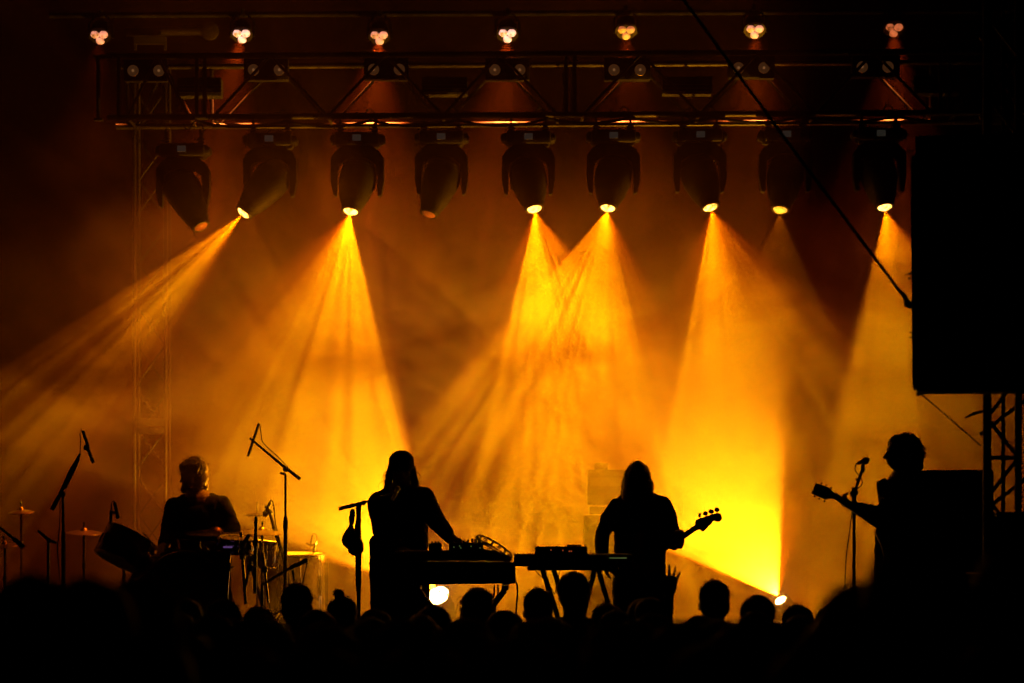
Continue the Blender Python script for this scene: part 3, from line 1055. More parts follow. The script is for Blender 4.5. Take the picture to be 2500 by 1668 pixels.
# pale floor drum (standing)
c = P(722, 1428, 22.0)
t = drum('floor_drum', c, (0, -.06, 1), .235, .5, 'tall pale floor drum with bright rim and legs right of the kit', M['shellpale'], 8)
for an in (-10, 110, 200, 250):
    d = Vector((math.cos(R(an)), math.sin(R(an)), 0))
    MB().tube([c + d * .262 + Vector((0, 0, .18)), c + d * .262 + Vector((0, 0, -.28))], .0085, 8).box(c + d * .255 + Vector((0, 0, .05)), (.03, .03, .06), bevel=.006).build('leg', M['chrome'], t)
mic = MB()
pencil(mic, P(763, 1306, 21.9), P(758, 1330, 21.9), .008)
mic.limb([P(750, 1328, 21.9), P(758, 1334, 21.9), P(768, 1330, 21.9), P(766, 1348, 21.9)], [.014, .011, .013, .012])
mic.tube(curve([P(x, y, 21.9) for x, y in ((762, 1304), (770, 1304), (774, 1316), (770, 1332))]), .004, 6)
tag(mic.build('microphone', M['chrome'], origin=P(760, 1330, 21.9)), 'small bright clip microphone on the rim of the pale floor drum', 'microphone', 'microphones')

# drum throne
o = thing('drum_throne', (P(478, 0, 22.3).x, 22.3, RISER), 'round black stool under the seated drummer', 'stool')
MB().lathe([(0, .16), (.02, .18), (.07, .18), (.09, .15)], Vector((P(478, 0, 22.3).x, 22.3, RISER + .42)), (0, 0, 1), 28).build('seat', M['cloth'], o)
MB().tube([(P(478, 0, 22.3).x, 22.3, RISER + .43), (P(478, 0, 22.3).x, 22.3, RISER + .05)], .02, 10).build('post', M['chrome'], o)
tripod(o, P(478, 0, 22.3).x, 22.3, RISER, M['chrome'])

# ================================================================== KEYBOARDS
D = 19.0
def stand_x(name, cx, D, ztop, label, span=.5, m=None):
    m = m or M['blackmetal']
    t = thing(name, (P(cx, 0, D).x, D + .15, STAGE), label, 'stand', 'keyboard stands')
    x = P(cx, 0, D).x
    for dy in (.03, .27):
        MB().tube([(x - span / 2, D + dy, STAGE + .015), (x + span / 2, D + dy, ztop - .035)], .02, 10).build('leg', m, t)
        MB().tube([(x + span / 2, D + dy + .035, STAGE + .015), (x - span / 2, D + dy + .035, ztop - .035)], .02, 10).build('leg', m, t)
    for s in (-1, 1):
        MB().box((x + s * span / 2, D + .15, ztop - .018), (.05, .4, .03), bevel=.006).build('support_arm', m, t)
    return t


lower_top = P(0, 1374, D).z
t = thing('stage_piano', P(1110, 1428, D), 'deep black keyboard case under the pale synthesizer', 'keyboard', 'keyboards')
b = MB()
b.prism([((x - 1110) / F * D, -(y - 1400) / F * D) for x, y in ((972, 1374), (1258, 1374), (1259, 1422), (1252, 1425), (972, 1428))], P(1110, 1400, D) + Vector((0, .17, 0)), Vector((1, 0, 0)), Vector((0, 0, 1)), .34)
b.build('case', M['keyblack'], t, smooth=False)
MB().box(P(1235, 1427, D) + Vector((0, .1, 0)), (.05, .05, .012), bevel=.003).build('foot', M['rubber'], t)
b = MB()
for i in range(40):
    b.box(P(985 + i * 6.6, 1372.5, D) + Vector((0, .27, 0)), (.0165, .13, .006))
b.build('keys', M['label'], t, smooth=False)
stand_x('keyboard_stand', 1125, D, P(0, 1430, D).z, 'black cross-legged stand under the deep black keyboard', .62)

t = thing('synthesizer', P(1110, 1370, D), 'pale wood-toned synthesizer lying on the black keyboard in front of the singer', 'keyboard', 'keyboards')
MB().prism([((x - 1110) / F * D, -(y - 1358) / F * D) for x, y in ((966, 1348), (1060, 1346), (1205, 1345), (1243, 1361), (1247, 1368), (1248, 1370), (966, 1370))], P(1110, 1358, D) + Vector((0, .16, 0)), Vector((1, 0, 0)), Vector((0, 0, 1)), .28).build('case', M['keywhite'], t, smooth=False)
b = MB()
for i in range(36):
    b.box(P(975 + i * 6.4, 1345, D) + Vector((0, .2, 0)), (.0165, .12, .005))
b.build('keys', M['label'], t, smooth=False)

t = thing('effects_box', P(1062, 1347, D), 'small square box on the synthesizer by the singer hand', 'effects box')
rect(MB(), 1046, 1326, 1078, 1346, D + .05, .12, .006).build('case', M['keywhite'], t)
b = MB()
for x in (1054, 1062, 1070):
    b.lathe([(0, .008), (.012, .006)], P(x, 1326, D) + Vector((0, .1, 0)), (0, 0, 1), 10)
b.build('knob', M['blackmetal'], t)

t = thing('drum_machine', P(1130, 1346, D), 'black drum machine with glinting knobs under the singer hand', 'drum machine')
rect(MB(), 1096, 1325, 1180, 1345, D + .02, .2, .006).build('case', M['keyblack'], t)
b = MB()
for i, x in enumerate((1104, 1112, 1122, 1131, 1142, 1152, 1160, 1170)):
    b.lathe([(0, .009), (.015 + .006 * (i % 3), .007)], P(x, 1325, D) + Vector((0, .06 + .03 * (i % 3), 0)), (0, 0, 1), 10)
b.build('knob', M['chrome'], t)
b = MB()
for x, y in ((1122, 1333), (1125, 1338), (1150, 1334), (1172, 1338), (1108, 1336)):
    b.ball(P(x, y, D + .018), .004, u=8, v=6)
b.build('indicator_lamp', M['ledgreen'], t)

# tambourine leaning on the synth, seen nearly edge on
a, c = P(1162, 1313, D - .05), P(1248, 1366, D - .05)
ctr = (a + c) / 2
d = (c - a).normalized()
ax = Vector((d.z, -.2, -d.x)).normalized()
if ax.z < 0:
    ax = -ax
t = thing('tambourine', ctr, 'tambourine leaning over the right end of the synthesizer', 'tambourine')
Rr = (c - a).length / 2 - .004
b = MB()
for q in (-.018, .018):
    b.torus(ctr + ax * q, ax, Rr, .0065, 48, 6)
x = ax.cross(Vector((0, 1, 0))).normalized()
y = ax.cross(x)
for i in range(16):
    an = 2 * math.pi * (i + .5) / 16
    e = ctr + (x * math.cos(an) + y * math.sin(an)) * Rr
    if i % 2:
        b.tube([e - ax * .018, e + ax * .018], .008, 6)
b.build('frame', M['wood'], t)
b = MB()
for i in range(8):
    an = 2 * math.pi * (i * 2 + .5) / 16
    e = ctr + (x * math.cos(an) + y * math.sin(an)) * Rr
    for q in (-.005, .005):
        b.lathe([(0, .019), (.002, .012)], e + ax * q, ax, 12)
b.build('jingles', M['chrome'], t)

# cables below the keyboard
for i, pts in enumerate((((1207, 1428), (1206, 1450), (1201, 1475), (1200, 1510)), ((1216, 1428), (1215, 1455), (1209, 1480), (1209, 1515)), ((1258, 1420), (1263, 1432), (1263, 1455), (1259, 1500)))):
    tag(MB().tube(curve([P(x, y, D + .3) for x, y in pts]), .006, 6).build('cable', M['rubber'], origin=P(*pts[0], D + .3)), ['leftmost cable dangling under the black keyboard', 'middle cable dangling under the black keyboard', 'cable dangling from the right corner of the black keyboard'][i], 'cable', 'cables dangling from the keyboards')

# second station
D = 19.0
t = thing('electric_piano', P(1400, 1384, D), 'long pale keyboard in front of the bass player', 'keyboard', 'keyboards')
rect(MB(), 1255, 1354, 1545, 1383, D, .3, .004).build('case', M['keywhite'], t)
b = MB()
for i in range(44):
    b.box(P(1268 + i * 6.2, 1353, D) + Vector((0, .22, 0)), (.016, .12, .005))
b.build('keys', M['label'], t, smooth=False)
b = MB()
rect(b, 1488, 1361.5, 1530, 1363.5, D - .004, .003)
b.build('lit_strip', M['ledgreen'], t, smooth=False)
t = thing('turntable_box', P(1370, 1354, D), 'open effects case with black gear on the long pale keyboard', 'case')
rect(MB(), 1306, 1335, 1434, 1354, D + .04, .2, .003).build('body', M['keywhite'], t)
b = MB()
rect(b, 1334, 1334, 1432, 1352, D + .02, .2, .004)
rect(b, 1384, 1330, 1420, 1335, D + .06, .08, .003)
b.limb([P(1428, 1340, D + .03), P(1428, 1332, D + .03)], [.006, .006])
b.build('deck', M['keyblack'], t)
b = MB()
for x, y in ((1374, 1344), (1390, 1346), (1395, 1346), (1345, 1343)):
    b.ball(P(x, y, D + .017), .004, u=8, v=6)
b.build('indicator_lamp', M['ledred'], t)

zt = P(0, 1394, D).z
t = thing('keyboard_stand', (P(1400, 0, D).x, D + .15, STAGE), 'wide A-frame stand under the long pale keyboard', 'stand', 'keyboard stands')
MB().span(P(1288, 1393, D - .02), (P(1510, 0, D).x, D + .26, P(0, 1384, D).z), bevel=.008).build('support_arm', M['blackmetal'], t)
for a, c in (((1325, 1392), (1352, 1475)), ((1352, 1392), (1376, 1465)), ((1452, 1392), (1432, 1475)), ((1462, 1392), (1486, 1475))):
    pa, pc = P(*a, D), P(*c, D)
    k = (pa.z - STAGE) / (pa.z - pc.z)
    MB().tube([pa + Vector((0, .1, 0)), pa + Vector((0, .1, 0)) + (pc - pa) * k * .995], .018, 10).build('leg', M['blackmetal'], t)
tag(MB().tube(curve([P(x, y, D) for x, y in ((1306, 1392), (1318, 1405), (1332, 1416), (1348, 1440), (1354, 1450), (1360, 1425), (1366, 1395))]), .003, 6).build('cable', M['rubber'], origin=P(1306, 1392, D)), 'thin cable looping under the long pale keyboard', 'cable', 'cables dangling from the keyboards')

# ================================================================== BASS AMPLIFIER behind the bassist
D = 22.15
t = thing('speaker_cabinet', P(1490, 1256, D), 'tall bass speaker cabinet behind the bass player', 'speaker')
MB().span((P(1428, 0, D).x, D, RISER + .002), (P(1570, 0, D).x, D + .4, P(0, 1258, D).z), bevel=.012).build('cabinet', M['speaker'], t)
b = MB()
for i in range(2):
    for j in range(3):
        b.torus(P(1466 + i * 66, 1300 + j * 75, D - .01), (0, 1, 0), .09, .008, 28, 6)
b.build('speaker_rings', M['grey'], t)
t = thing('amplifier', P(1490, 1256, D), 'valve amplifier standing on the tall speaker cabinet', 'amplifier')
rect(MB(), 1436, 1147, 1562, 1232, D + .02, .3, .012).build('case', M['speaker'], t)
b = MB()
rect(b, 1440, 1238, 1560, 1256, D + .03, .28, .004)
b.build('feet', M['blackmetal'], t)
b = MB()
rect(b, 1441, 1166, 1556, 1187, D + .008, .01)
b.build('front_panel', M['grey'], t, smooth=False)
t = tag(rect(MB(), 1452, 1131, 1484, 1147, D + .08, .12, .005).build('tuner_pedal', M['grey']), 'little tuner box lying on top of the valve amplifier', 'tuner')

# ================================================================== PEOPLE
def hand(b, wrist, fdir, normal, curls, thumb=1, s=1.0, spread=.12):
    """palm, four bent fingers and a thumb. fdir: along the fingers, normal: out of the back of the hand"""
    f = Vector(fdir).normalized()
    n = Vector(normal)
    n = (n - f * n.dot(f)).normalized()
    side = f.cross(n)
    w_ = Vector(wrist)
    palm = w_ + f * .045 * s
    rot = Matrix((side, f, n)).transposed().to_euler()
    b.ball(palm, (.041 * s, .052 * s, .017 * s), rot, 14, 10)
    b.cap(w_ - f * .01, w_ + f * .03 * s, .024 * s, .026 * s)
    lens_ = [.072, .082, .076, .058]
    for i in range(4):
        k = i - 1.5
        base = w_ + f * (.088 - .004 * abs(k)) * s + side * k * .0205 * s * -thumb
        d = (f + side * k * spread * -thumb).normalized()
        c = curls[i]
        p = [base - d * .02 * s, base]
        an = 0
        for q, seg in enumerate((.45, .32, .23)):
            an += c * (.9, 1.0, .8)[q]
            dd = d * math.cos(an) - n * math.sin(an)
            p.append(p[-1] + dd * lens_[i] * seg * s)
        b.limb(p, [.0098 * s, .0095 * s, .0088 * s, .0082 * s, .0074 * s])
    tb = w_ + f * .022 * s + side * .03 * s * thumb
    td = (f * .6 + side * .75 * thumb - n * .25).normalized()
    p1 = tb + td * .034 * s
    td2 = (f * .9 + side * .35 * thumb - n * .3).normalized()
    p2 = p1 + td2 * .03 * s
    p3 = p2 + td2 * .024 * s
    b.limb([tb - td * .015, p1, p2, p3], [.014 * s, .0115 * s, .0105 * s, .009 * s])


def head_shape(b, c, face, s=1.0, chin=0.0, up=Vector((0, 0, 1))):
    """head centred on c (eye level), face: facing direction"""
    f = Vector(face).normalized()
    side = f.cross(up).normalized()
    up = side.cross(f).normalized()
    rot = Matrix((side, f, up)).transposed().to_euler()
    def o(x, y, z):
        return c + (side * x + f * y + up * z) * s
    b.ball(o(0, -.012, .03), (.076 * s, .095 * s, .088 * s), rot)
    b.ball(o(0, .022, -.025), (.062 * s, .068 * s, .08 * s), rot)
    b.ball(o(0, .04, -.088), (.036 * s, .04 * s, .026 * s), rot)          # chin
    b.limb([o(-.045, -.005, -.07), o(0, .045, -.095), o(.045, -.005, -.07)], [.022 * s, .02 * s, .022 * s])
    b.limb([o(0, .09, .008), o(0, .104, -.018), o(0, .115, -.034)], [.008 * s, .009 * s, .0115 * s])   # nose
    b.ball(o(.011, .1, -.038), .008 * s).ball(o(-.011, .1, -.038), .008 * s)
    b.limb([o(-.035, .082, .018), o(0, .09, .02), o(.035, .082, .018)], [.011 * s, .01 * s, .011 * s])  # brow
    b.limb([o(-.018, .084, -.06), o(0, .09, -.06), o(.018, .084, -.06)], [.007 * s, .009 * s, .007 * s])
    b.limb([o(-.015, .082, -.071), o(0, .088, -.071), o(.015, .082, -.071)], [.007 * s, .009 * s, .007 * s])
    for sx in (-1, 1):
        b.ball(o(sx * .03, .077, .0), (.012 * s, .01 * s, .009 * s), rot)
        b.ball(o(sx * .078, -.01, -.015), (.009 * s, .018 * s, .03 * s), rot)
        b.ball(o(sx * .042, .05, -.03), (.022 * s, .028 * s, .024 * s), rot)
    return o


def strands(hs_, roots, n, length, r, rnd, sag=.7, curl=.0, out=.5):
    """loose locks: roots = list of (point, outward direction)"""
    for i in range(n):
        p, d = roots[rnd.randrange(len(roots))]
        p = p + Vector((rnd.uniform(-1, 1), rnd.uniform(-1, 1), rnd.uniform(-1, 1))) * .012
        d = (d * out + Vector((rnd.uniform(-.4, .4), rnd.uniform(-.4, .4), rnd.uniform(-.3, .3)))).normalized()
        L_ = length * rnd.uniform(.5, 1.2)
        pts = [p]
        ph = rnd.uniform(0, 6.28)
        for k in range(6):
            d = (d + Vector((0, 0, -sag * .3)) + Vector((math.cos(ph + k * 1.3), math.sin(ph + k * 1.7), 0)) * curl).normalized()
            pts.append(pts[-1] + d * L_ / 6)
        hs_.tube(pts, [r * (1 - .13 * k) for k in range(7)], 4)


def person_base(loc, label, group=None):
    return thing('person', loc, label, 'person', group)


# ---------------------------------------------------------------- SINGER at the keyboards (faces the audience)
D = 20.0
J = lambda x, y, dy=0.0: P(x, y, D) + Vector((0, dy, 0))
def leg_chain(hip, kx, ax_, floor, dy=0.0, kdy=-.03):
    z0 = hip.z
    kz = floor + (z0 - floor) * .52
    return [hip, Vector((kx, hip.y + kdy + dy, kz)), Vector((ax_, hip.y + dy, floor + .09))]


t = person_base((J(978, 0).x, D, STAGE), 'singer in backwards cap with long hair, reaching over the keyboards')
hc = J(980, 1143)
b = MB()
head_shape(b, hc, (0.05, -1, -.12), 1.0)
b.cap(J(980, 1160), J(978, 1205, .02), .06, .068)
hipL, hipR = J(945, 1412), J(1008, 1412)
b.limb([J(977, 1215, .02), J(977, 1290, .02), J(976, 1400, .02)], [.13, .14, .14])
for hip, kx, ax_ in ((hipL, 940, 938), (hipR, 1015, 1022)):
    ch = leg_chain(hip, J(kx, 0).x, J(ax_, 0).x, STAGE)
    b.limb(ch, [.085, .062, .045])
sL, eL, wL = J(925, 1222), J(927, 1302, -.05), J(985, 1338, -.3)
sR, eR, wR = J(1036, 1214), J(1072, 1276, -.14), J(1112, 1318, -.42)
b.limb([sL, eL, wL], [.05, .04, .027])
b.limb([sR, eR, wR], [.05, .04, .027])
hand(b, wL, (.4, -1, -.25), (0, -.2, 1), [.5, .45, .5, .6], thumb=1)
hand(b, wR, (.9, -.6, -.25), (.0, -.1, 1), [.55, .5, .55, .65], thumb=-1)
b.organic('body', M['skin'], t, voxel=.0075, smooth=3)
b = MB()   # jacket
b.limb([J(936, 1230, .02), J(977, 1212, .02), J(1030, 1214, .02)], [.082, .1, .076])
b.limb([J(958, 1236, .02), J(960, 1292, .02), J(956, 1400, .02)], [.15, .135, .15])
b.limb([J(1000, 1230, .02), J(1000, 1290, .02), J(1000, 1400, .02)], [.145, .14, .135])
b.limb([J(928, 1232, 0), J(929, 1270, -.02), J(940, 1312, -.06), wL], [.098, .075, .08, .042])
b.limb([J(1034, 1214), J(1047, 1240, -.06), J(1068, 1274, -.14), J(1092, 1300, -.3), wR - Vector((.03, -.04, -.01))], [.082, .08, .068, .056, .042])
b.limb([J(920, 1325, .02), J(918, 1400, .02), J(912, 1408, 0)], [.06, .05, .035])
b.box(J(911, 1399, -.02), (.05, .12, .09), bevel=.01)
b.ball(J(978, 1196, .0), (.095, .095, .05))
b.organic('jacket', M['cloth'], t, voxel=.011, smooth=4, noise=.006)
b = MB()
for hip, kx, ax_ in ((hipL, 940, 938), (hipR, 1015, 1022)):
    ch = leg_chain(hip, J(kx, 0).x, J(ax_, 0).x, STAGE)
    b.limb(ch, [.13, .105, .085])
b.ball(J(976, 1405), (.17, .13, .12))
b.organic('trousers', M['jean'], t, voxel=.014, smooth=3, noise=.005)
for sx in (938, 1022):
    q = J(sx, 0)
    q.z = STAGE
    MB().limb([q + Vector((0, .03, .05)), q + Vector((0, -.06, .045)), q + Vector((0, -.16, .035))], [.05, .045, .035]).organic('shoe', M['rubber'], t, voxel=.01)
b = MB()
b.ball(hc + Vector((0, -.0, .055)), (.096, .11, .078)).ball(hc + Vector((0, .0, .015)), (.098, .112, .07))
b.limb([hc + Vector((-.08, .03, .03)), hc + Vector((0, .13, .02)), hc + Vector((.08, .03, .03))], [.012, .03, .012])
b.organic('cap', M['cloth2'], t, voxel=.009, smooth=3)
b = MB()
hs_ = MB()
rn = random.Random(3)
for sx in (-1, 1):
    b.limb([hc + Vector((sx * .075, .01, .0)), hc + Vector((sx * .09, .02, -.06)), hc + Vector((sx * .1, .02, -.12)), hc + Vector((sx * .105, .01, -.17))], [.03, .03, .03, .022])
b.limb([hc + Vector((0, .07, -.02)), hc + Vector((0, .08, -.12))], [.07, .07])
roots = [(hc + Vector((sx * .1, .01, -z_)), Vector((sx * .5, 0, -.8))) for sx in (-1, 1) for z_ in (.02, .05, .08, .11, .14)]
strands(hs_, roots, 160, .1, .0016, rn, .7, .5, .8)
b.organic('hair', M['hair'], t, voxel=.006, smooth=2, noise=.004, extra=hs_)

# ---------------------------------------------------------------- BASS PLAYER
t = person_base((J(1558, 0).x, D, STAGE), 'bass player with long straight hair hiding the face, head bowed')
hc = J(1556, 1165, -.03)
b = MB()
head_shape(b, hc, (.05, -1, -.35), 1.0)
b.cap(J(1556, 1185), J(1557, 1225, .02), .06, .066)
b.limb([J(1557, 1240, .02), J(1557, 1300, .02), J(1560, 1410, .02)], [.12, .135, .13])
sL, eL, wL = J(1503, 1240), J(1470, 1312, .02), J(1474, 1375, -.2)
sR, eR, wR = J(1622, 1236), J(1646, 1322, .0), J(1652, 1322, -.24)
b.limb([sL, eL, wL], [.05, .038, .026])
b.limb([sR, eR, wR], [.05, .04, .028])
for hip, kx, ax_ in ((J(1530, 1425), 1522, 1515), (J(1590, 1425), 1600, 1606)):
    b.limb(leg_chain(hip, J(kx, 0).x, J(ax_, 0).x, STAGE), [.085, .062, .045])
# plucking hand (left in the picture) rests over the strings, fretting hand wraps the neck
hand(b, wL, (.8, -.25, -.45), (-.2, -1, .1), [.5, .5, .55, .6], thumb=1)
hand(b, J(1656, 1330, -.25), (.15, -.5, .8), (.9, -.3, -.2), [.9, .95, .95, .9], thumb=-1)
b.organic('body', M['skin'], t, voxel=.0075, smooth=3)
b = MB()
b.limb([J(1507, 1240, .02), J(1557, 1228, .02), J(1612, 1232, .02)], [.068, .085, .07])
b.ball(J(1557, 1222, .0), (.09, .09, .05))
b.limb([J(1539, 1245, .02), J(1539, 1300, .02), J(1540, 1400, .02)], [.13, .12, .128])
b.limb([J(1582, 1245, .02), J(1583, 1300, .02), J(1583, 1400, .02)], [.135, .135, .13])
b.limb([J(1505, 1240), J(1487, 1268, .01), J(1470, 1308, .02), J(1469, 1330, -.05), J(1468, 1358, -.16)], [.068, .066, .052, .055, .044])
b.limb([J(1616, 1234), J(1630, 1262, .0), J(1640, 1300, .0), J(1645, 1328, -.02)], [.072, .07, .062, .05])
b.organic('shirt', M['cloth'], t, voxel=.011, smooth=4, noise=.005)
b = MB()
for hip, kx, ax_ in ((J(1530, 1425), 1522, 1515), (J(1590, 1425), 1600, 1606)):
    b.limb(leg_chain(hip, J(kx, 0).x, J(ax_, 0).x, STAGE), [.11, .08, .07])
b.organic('trousers', M['jean'], t, voxel=.014, smooth=3, noise=.005)
for sx in (1515, 1606):
    q = J(sx, 0)
    q.z = STAGE
    MB().limb([q + Vector((0, .03, .05)), q + Vector((0, -.06, .045)), q + Vector((0, -.16, .035))], [.05, .045, .035]).organic('shoe', M['rubber'], t, voxel=.01)
b = MB()
hs_ = MB()
rn = random.Random(5)
b.ball(J(1557, 1160, .0), (.094, .112, .1))
b.limb([J(1551, 1165, -.03), J(1547, 1185, -.05), J(1543, 1212, -.06)], [.092, .088, .082])
b.limb([J(1560, 1165, -.03), J(1566, 1185, -.05), J(1571, 1208, -.06)], [.088, .082, .076])
b.limb([J(1557, 1165, .03), J(1557, 1220, .05)], [.09, .1])
roots = [(J(x, y, -.05), Vector((s_ * .08, 0, -1))) for x, s_ in ((1522, -1), (1590, 1)) for y in (1175, 1185, 1195, 1205)]
strands(hs_, roots, 120, .1, .0015, rn, 1.5, .12, 1.2)
roots = [(J(1519, y, -.02), Vector((-.5, 0, -.7))) for y in (1200, 1210, 1218)]
strands(hs_, roots, 30, .07, .0013, rn, .9, .3, 1.0)
b.organic('hair', M['hair'], t, voxel=.006, smooth=2, noise=.004, extra=hs_)

# bass guitar
t = thing('bass_guitar', J(1560, 1395, -.25), 'bass guitar with four big tuning pegs held by the long haired player', 'guitar')
bo = J(1250, 1050, -.3)
def Z(pts, sc_=3.485, x0=1250, y0=1050):
    return [((x0 + x / sc_ - 1250) / F * (D - .3), (HZ - (y0 + y / sc_)) / F * (D - .3)) for x, y in pts]
og = Vector((0, D - .3, CAMZ))
X_, Z_ = Vector((1, 0, 0)), Vector((0, 0, 1))
body2 = [(1215, 1040), (1190, 1020), (1150, 1035), (1120, 1075), (1075, 1070), (1030, 1065), (985, 1100), (960, 1160), (975, 1230), (1030, 1275), (1100, 1280), (1165, 1240), (1200, 1200), (1235, 1180), (1262, 1150), (1265, 1110), (1245, 1095), (1222, 1100)]
MB().prism(Z(body2), og, X_, Z_, .042).build('body', M['wood'], t)
neck = [(1195, 1060), (1215, 1092), (1580, 848), (1556, 808)]
MB().prism(Z(neck), og + Vector((0, -.012, 0)), X_, Z_, .03).build('neck', M['wood'], t, smooth=False)
hs = [(1555, 812), (1556, 778), (1562, 768), (1600, 752), (1725, 710), (1750, 706), (1772, 715), (1783, 735), (1784, 758), (1770, 776), (1745, 781), (1725, 774), (1715, 772), (1690, 800), (1655, 838), (1628, 863), (1615, 862), (1600, 850), (1578, 845)]
h_ = MB().prism(Z(hs), og + Vector((0, -.01, 0)), X_, Z_, .02).build('headstock', M['wood'], t)
for x, y, sx_, px_, py_ in ((1597, 724, .55, 1607, 752), (1646, 711, .95, 1652, 738), (1695, 694, 1.0, 1700, 720), (1744, 678, .95, 1748, 708)):
    q = Z([(x, y), (px_, py_)])
    a = og + X_ * q[0][0] + Z_ * q[0][1]
    c = og + X_ * q[1][0] + Z_ * q[1][1]
    pg = MB().tube([a, c], .0045, 8).ball(a, (.02 * sx_, .006, .0165), Euler((0, R(8), 0)))
    pg.build('tuning_peg', M['chrome'], h_)
st_ = MB()
for k in range(4):
    q = Z([(1100 + k * 5, 1150 - k * 7), (1560 + k * 6, 838 - k * 8)])
    st_.tube([og + X_ * q[0][0] + Z_ * q[0][1] + Vector((0, -.035, 0)), og + X_ * q[1][0] + Z_ * q[1][1] + Vector((0, -.03, 0))], .001, 4)
st_.build('strings', M['chrome'], t)

# ---------------------------------------------------------------- DRUMMER
D = 21.4
t = person_base((J(478, 0).x, D + .2, RISER), 'seated drummer with fluffy backlit hair, face turned to the left')
hc = J(470, 1160)
b = MB()
head_shape(b, hc, (-.75, -.65, -.15), 1.02)
b.cap(J(474, 1175, .02), J(482, 1220, .04), .058, .066)
b.limb([J(482, 1228, .04), J(480, 1300, .1), J(478, 1375, .25)], [.13, .14, .15])
sL, eL, wL = J(424, 1236, .02), J(412, 1300, -.05), J(406, 1340, -.28)
sR, eR, wR = J(540, 1232, .02), J(572, 1290, -.06), J(545, 1325, -.3)
b.limb([sL, eL, wL], [.05, .04, .027])
b.limb([sR, eR, wR], [.05, .04, .027])
hand(b, wL, (-.5, -.5, .1), (-.4, -.6, .7), [1.1, 1.15, 1.2, 1.2], thumb=-1)
hand(b, wR, (-.4, -.9, .0), (.2, -.2, 1), [1.1, 1.15, 1.2, 1.2], thumb=1)
for s_, kx in ((-1, 425), (1, 548)):
    hip = J(478 + s_ * 26, 1385, .2)
    kn = Vector((J(kx, 0).x, D - .25, RISER + .52))
    b.limb([hip, kn, Vector((kn.x, D - .2, RISER + .09))], [.09, .062, .045])
b.organic('body', M['skin'], t, voxel=.007, smooth=3)
b = MB()
b.limb([J(432, 1238, .03), J(482, 1222, .04), J(534, 1234, .03)], [.068, .085, .07])
b.ball(J(480, 1218, .03), (.09, .09, .05))
b.ball(J(482, 1255, .0), (.13, .13, .1))
b.limb([J(460, 1245, .05), J(455, 1310, .1), J(452, 1375, .22)], [.135, .14, .15])
b.limb([J(505, 1245, .05), J(508, 1310, .1), J(505, 1375, .22)], [.14, .145, .15])
b.limb([sL, J(416, 1268, -.02), eL, wL + Vector((0, .06, .02))], [.072, .066, .06, .042])
b.limb([sR, J(556, 1262, -.02), eR, wR + Vector((.03, .06, 0))], [.075, .07, .062, .045])
b.organic('shirt', M['cloth'], t, voxel=.011, smooth=4, noise=.006)
b = MB()
for s_, kx in ((-1, 425), (1, 548)):
    hip = J(478 + s_ * 26, 1385, .2)
    kn = Vector((J(kx, 0).x, D - .25, RISER + .52))
    b.limb([hip, kn, Vector((kn.x, D - .2, RISER + .1))], [.11, .085, .07])
b.ball(J(478, 1385, .22), (.17, .15, .11))
b.organic('trousers', M['jean'], t, voxel=.014, smooth=3)
for kx in (425, 548):
    q = Vector((J(kx, 0).x, D - .2, RISER))
    MB().limb([q + Vector((0, .03, .05)), q + Vector((0, -.06, .045)), q + Vector((0, -.16, .035))], [.05, .045, .035]).organic('shoe', M['rubber'], t, voxel=.01)
b = MB()
hs_ = MB()
rn = random.Random(11)
b.ball(hc + Vector((.012, .01, .05)), (.112, .118, .088))
b.ball(hc + Vector((.05, .02, -.02)), (.075, .1, .09))
b.ball(hc + Vector((-.06, -.03, .06)), (.045, .06, .04))
b.limb([hc + Vector((.085, .03, -.03)), hc + Vector((.095, .03, -.1))], [.035, .03])
b.limb([hc + Vector((-.06, .05, -.06)), hc + Vector((-.075, .05, -.12))], [.03, .026])
roots = []
for i in range(60):
    a1, a2 = rn.uniform(0, 6.28), rn.uniform(-.2, 1.5)
    d = Vector((math.cos(a1) * math.cos(a2), math.sin(a1) * math.cos(a2), math.sin(a2)))
    if d.y < -.4 and d.z < .3:
        continue
    roots.append((hc + Vector((.012, .02, .045)) + Vector((d.x * .1, d.y * .1, d.z * .08)), d))
for z_ in (.0, .04, .08, .11):
    roots += [(hc + Vector((.1, .02, -z_)), Vector((.7, 0, -.4))), (hc + Vector((-.07, .05, -z_ - .02)), Vector((-.6, 0, -.5)))]
strands(hs_, roots, 700, .07, .0014, rn, .5, .9, 1.0)
b.organic('hair', M['hairlight'], t, voxel=.006, smooth=2, noise=.006, extra=hs_)
st = MB().tube([J(362, 1300, -.3), wL + Vector((-.03, -.06, .0)), J(425, 1352, -.28)], [.004, .008, .008], 8)
tag(st.build('drumstick', M['wood'], origin=wL), 'wooden drumstick in the drummer hand pointing left', 'drumstick')

# ---------------------------------------------------------------- GUITARIST at the right
D = 17.4
t = person_base((J(2215, 0).x, D, STAGE), 'guitarist with curly hair in profile, singing towards the left at the right side')
hc = J(2201, 1104)
b = MB()
head_shape(b, hc, (-1, -.1, -.02), 1.0)
b.cap(J(2206, 1130, 0), J(2212, 1180, 0), .062, .075)
b.limb([J(2212, 1190), J(2222, 1290), J(2225, 1400)], [.13, .15, .15])
sL, eL, wL = J(2180, 1212, -.15), J(2150, 1262, -.25), J(2072, 1238, -.22)
sR, eR, wR = J(2235, 1212, .15), J(2262, 1310, .12), J(2195, 1350, -.15)
b.limb([sL, eL, wL], [.052, .042, .028])
b.limb([sR, eR, wR], [.05, .04, .028])
hand(b, wL + Vector((.02, 0, -.01)), (-.75, -.2, .35), (-.1, -.5, -.8), [.9, 1.0, 1.0, .95], thumb=1)
hand(b, wR, (-.8, -.4, -.1), (0, -1, .2), [.6, .6, .6, .6], thumb=-1)
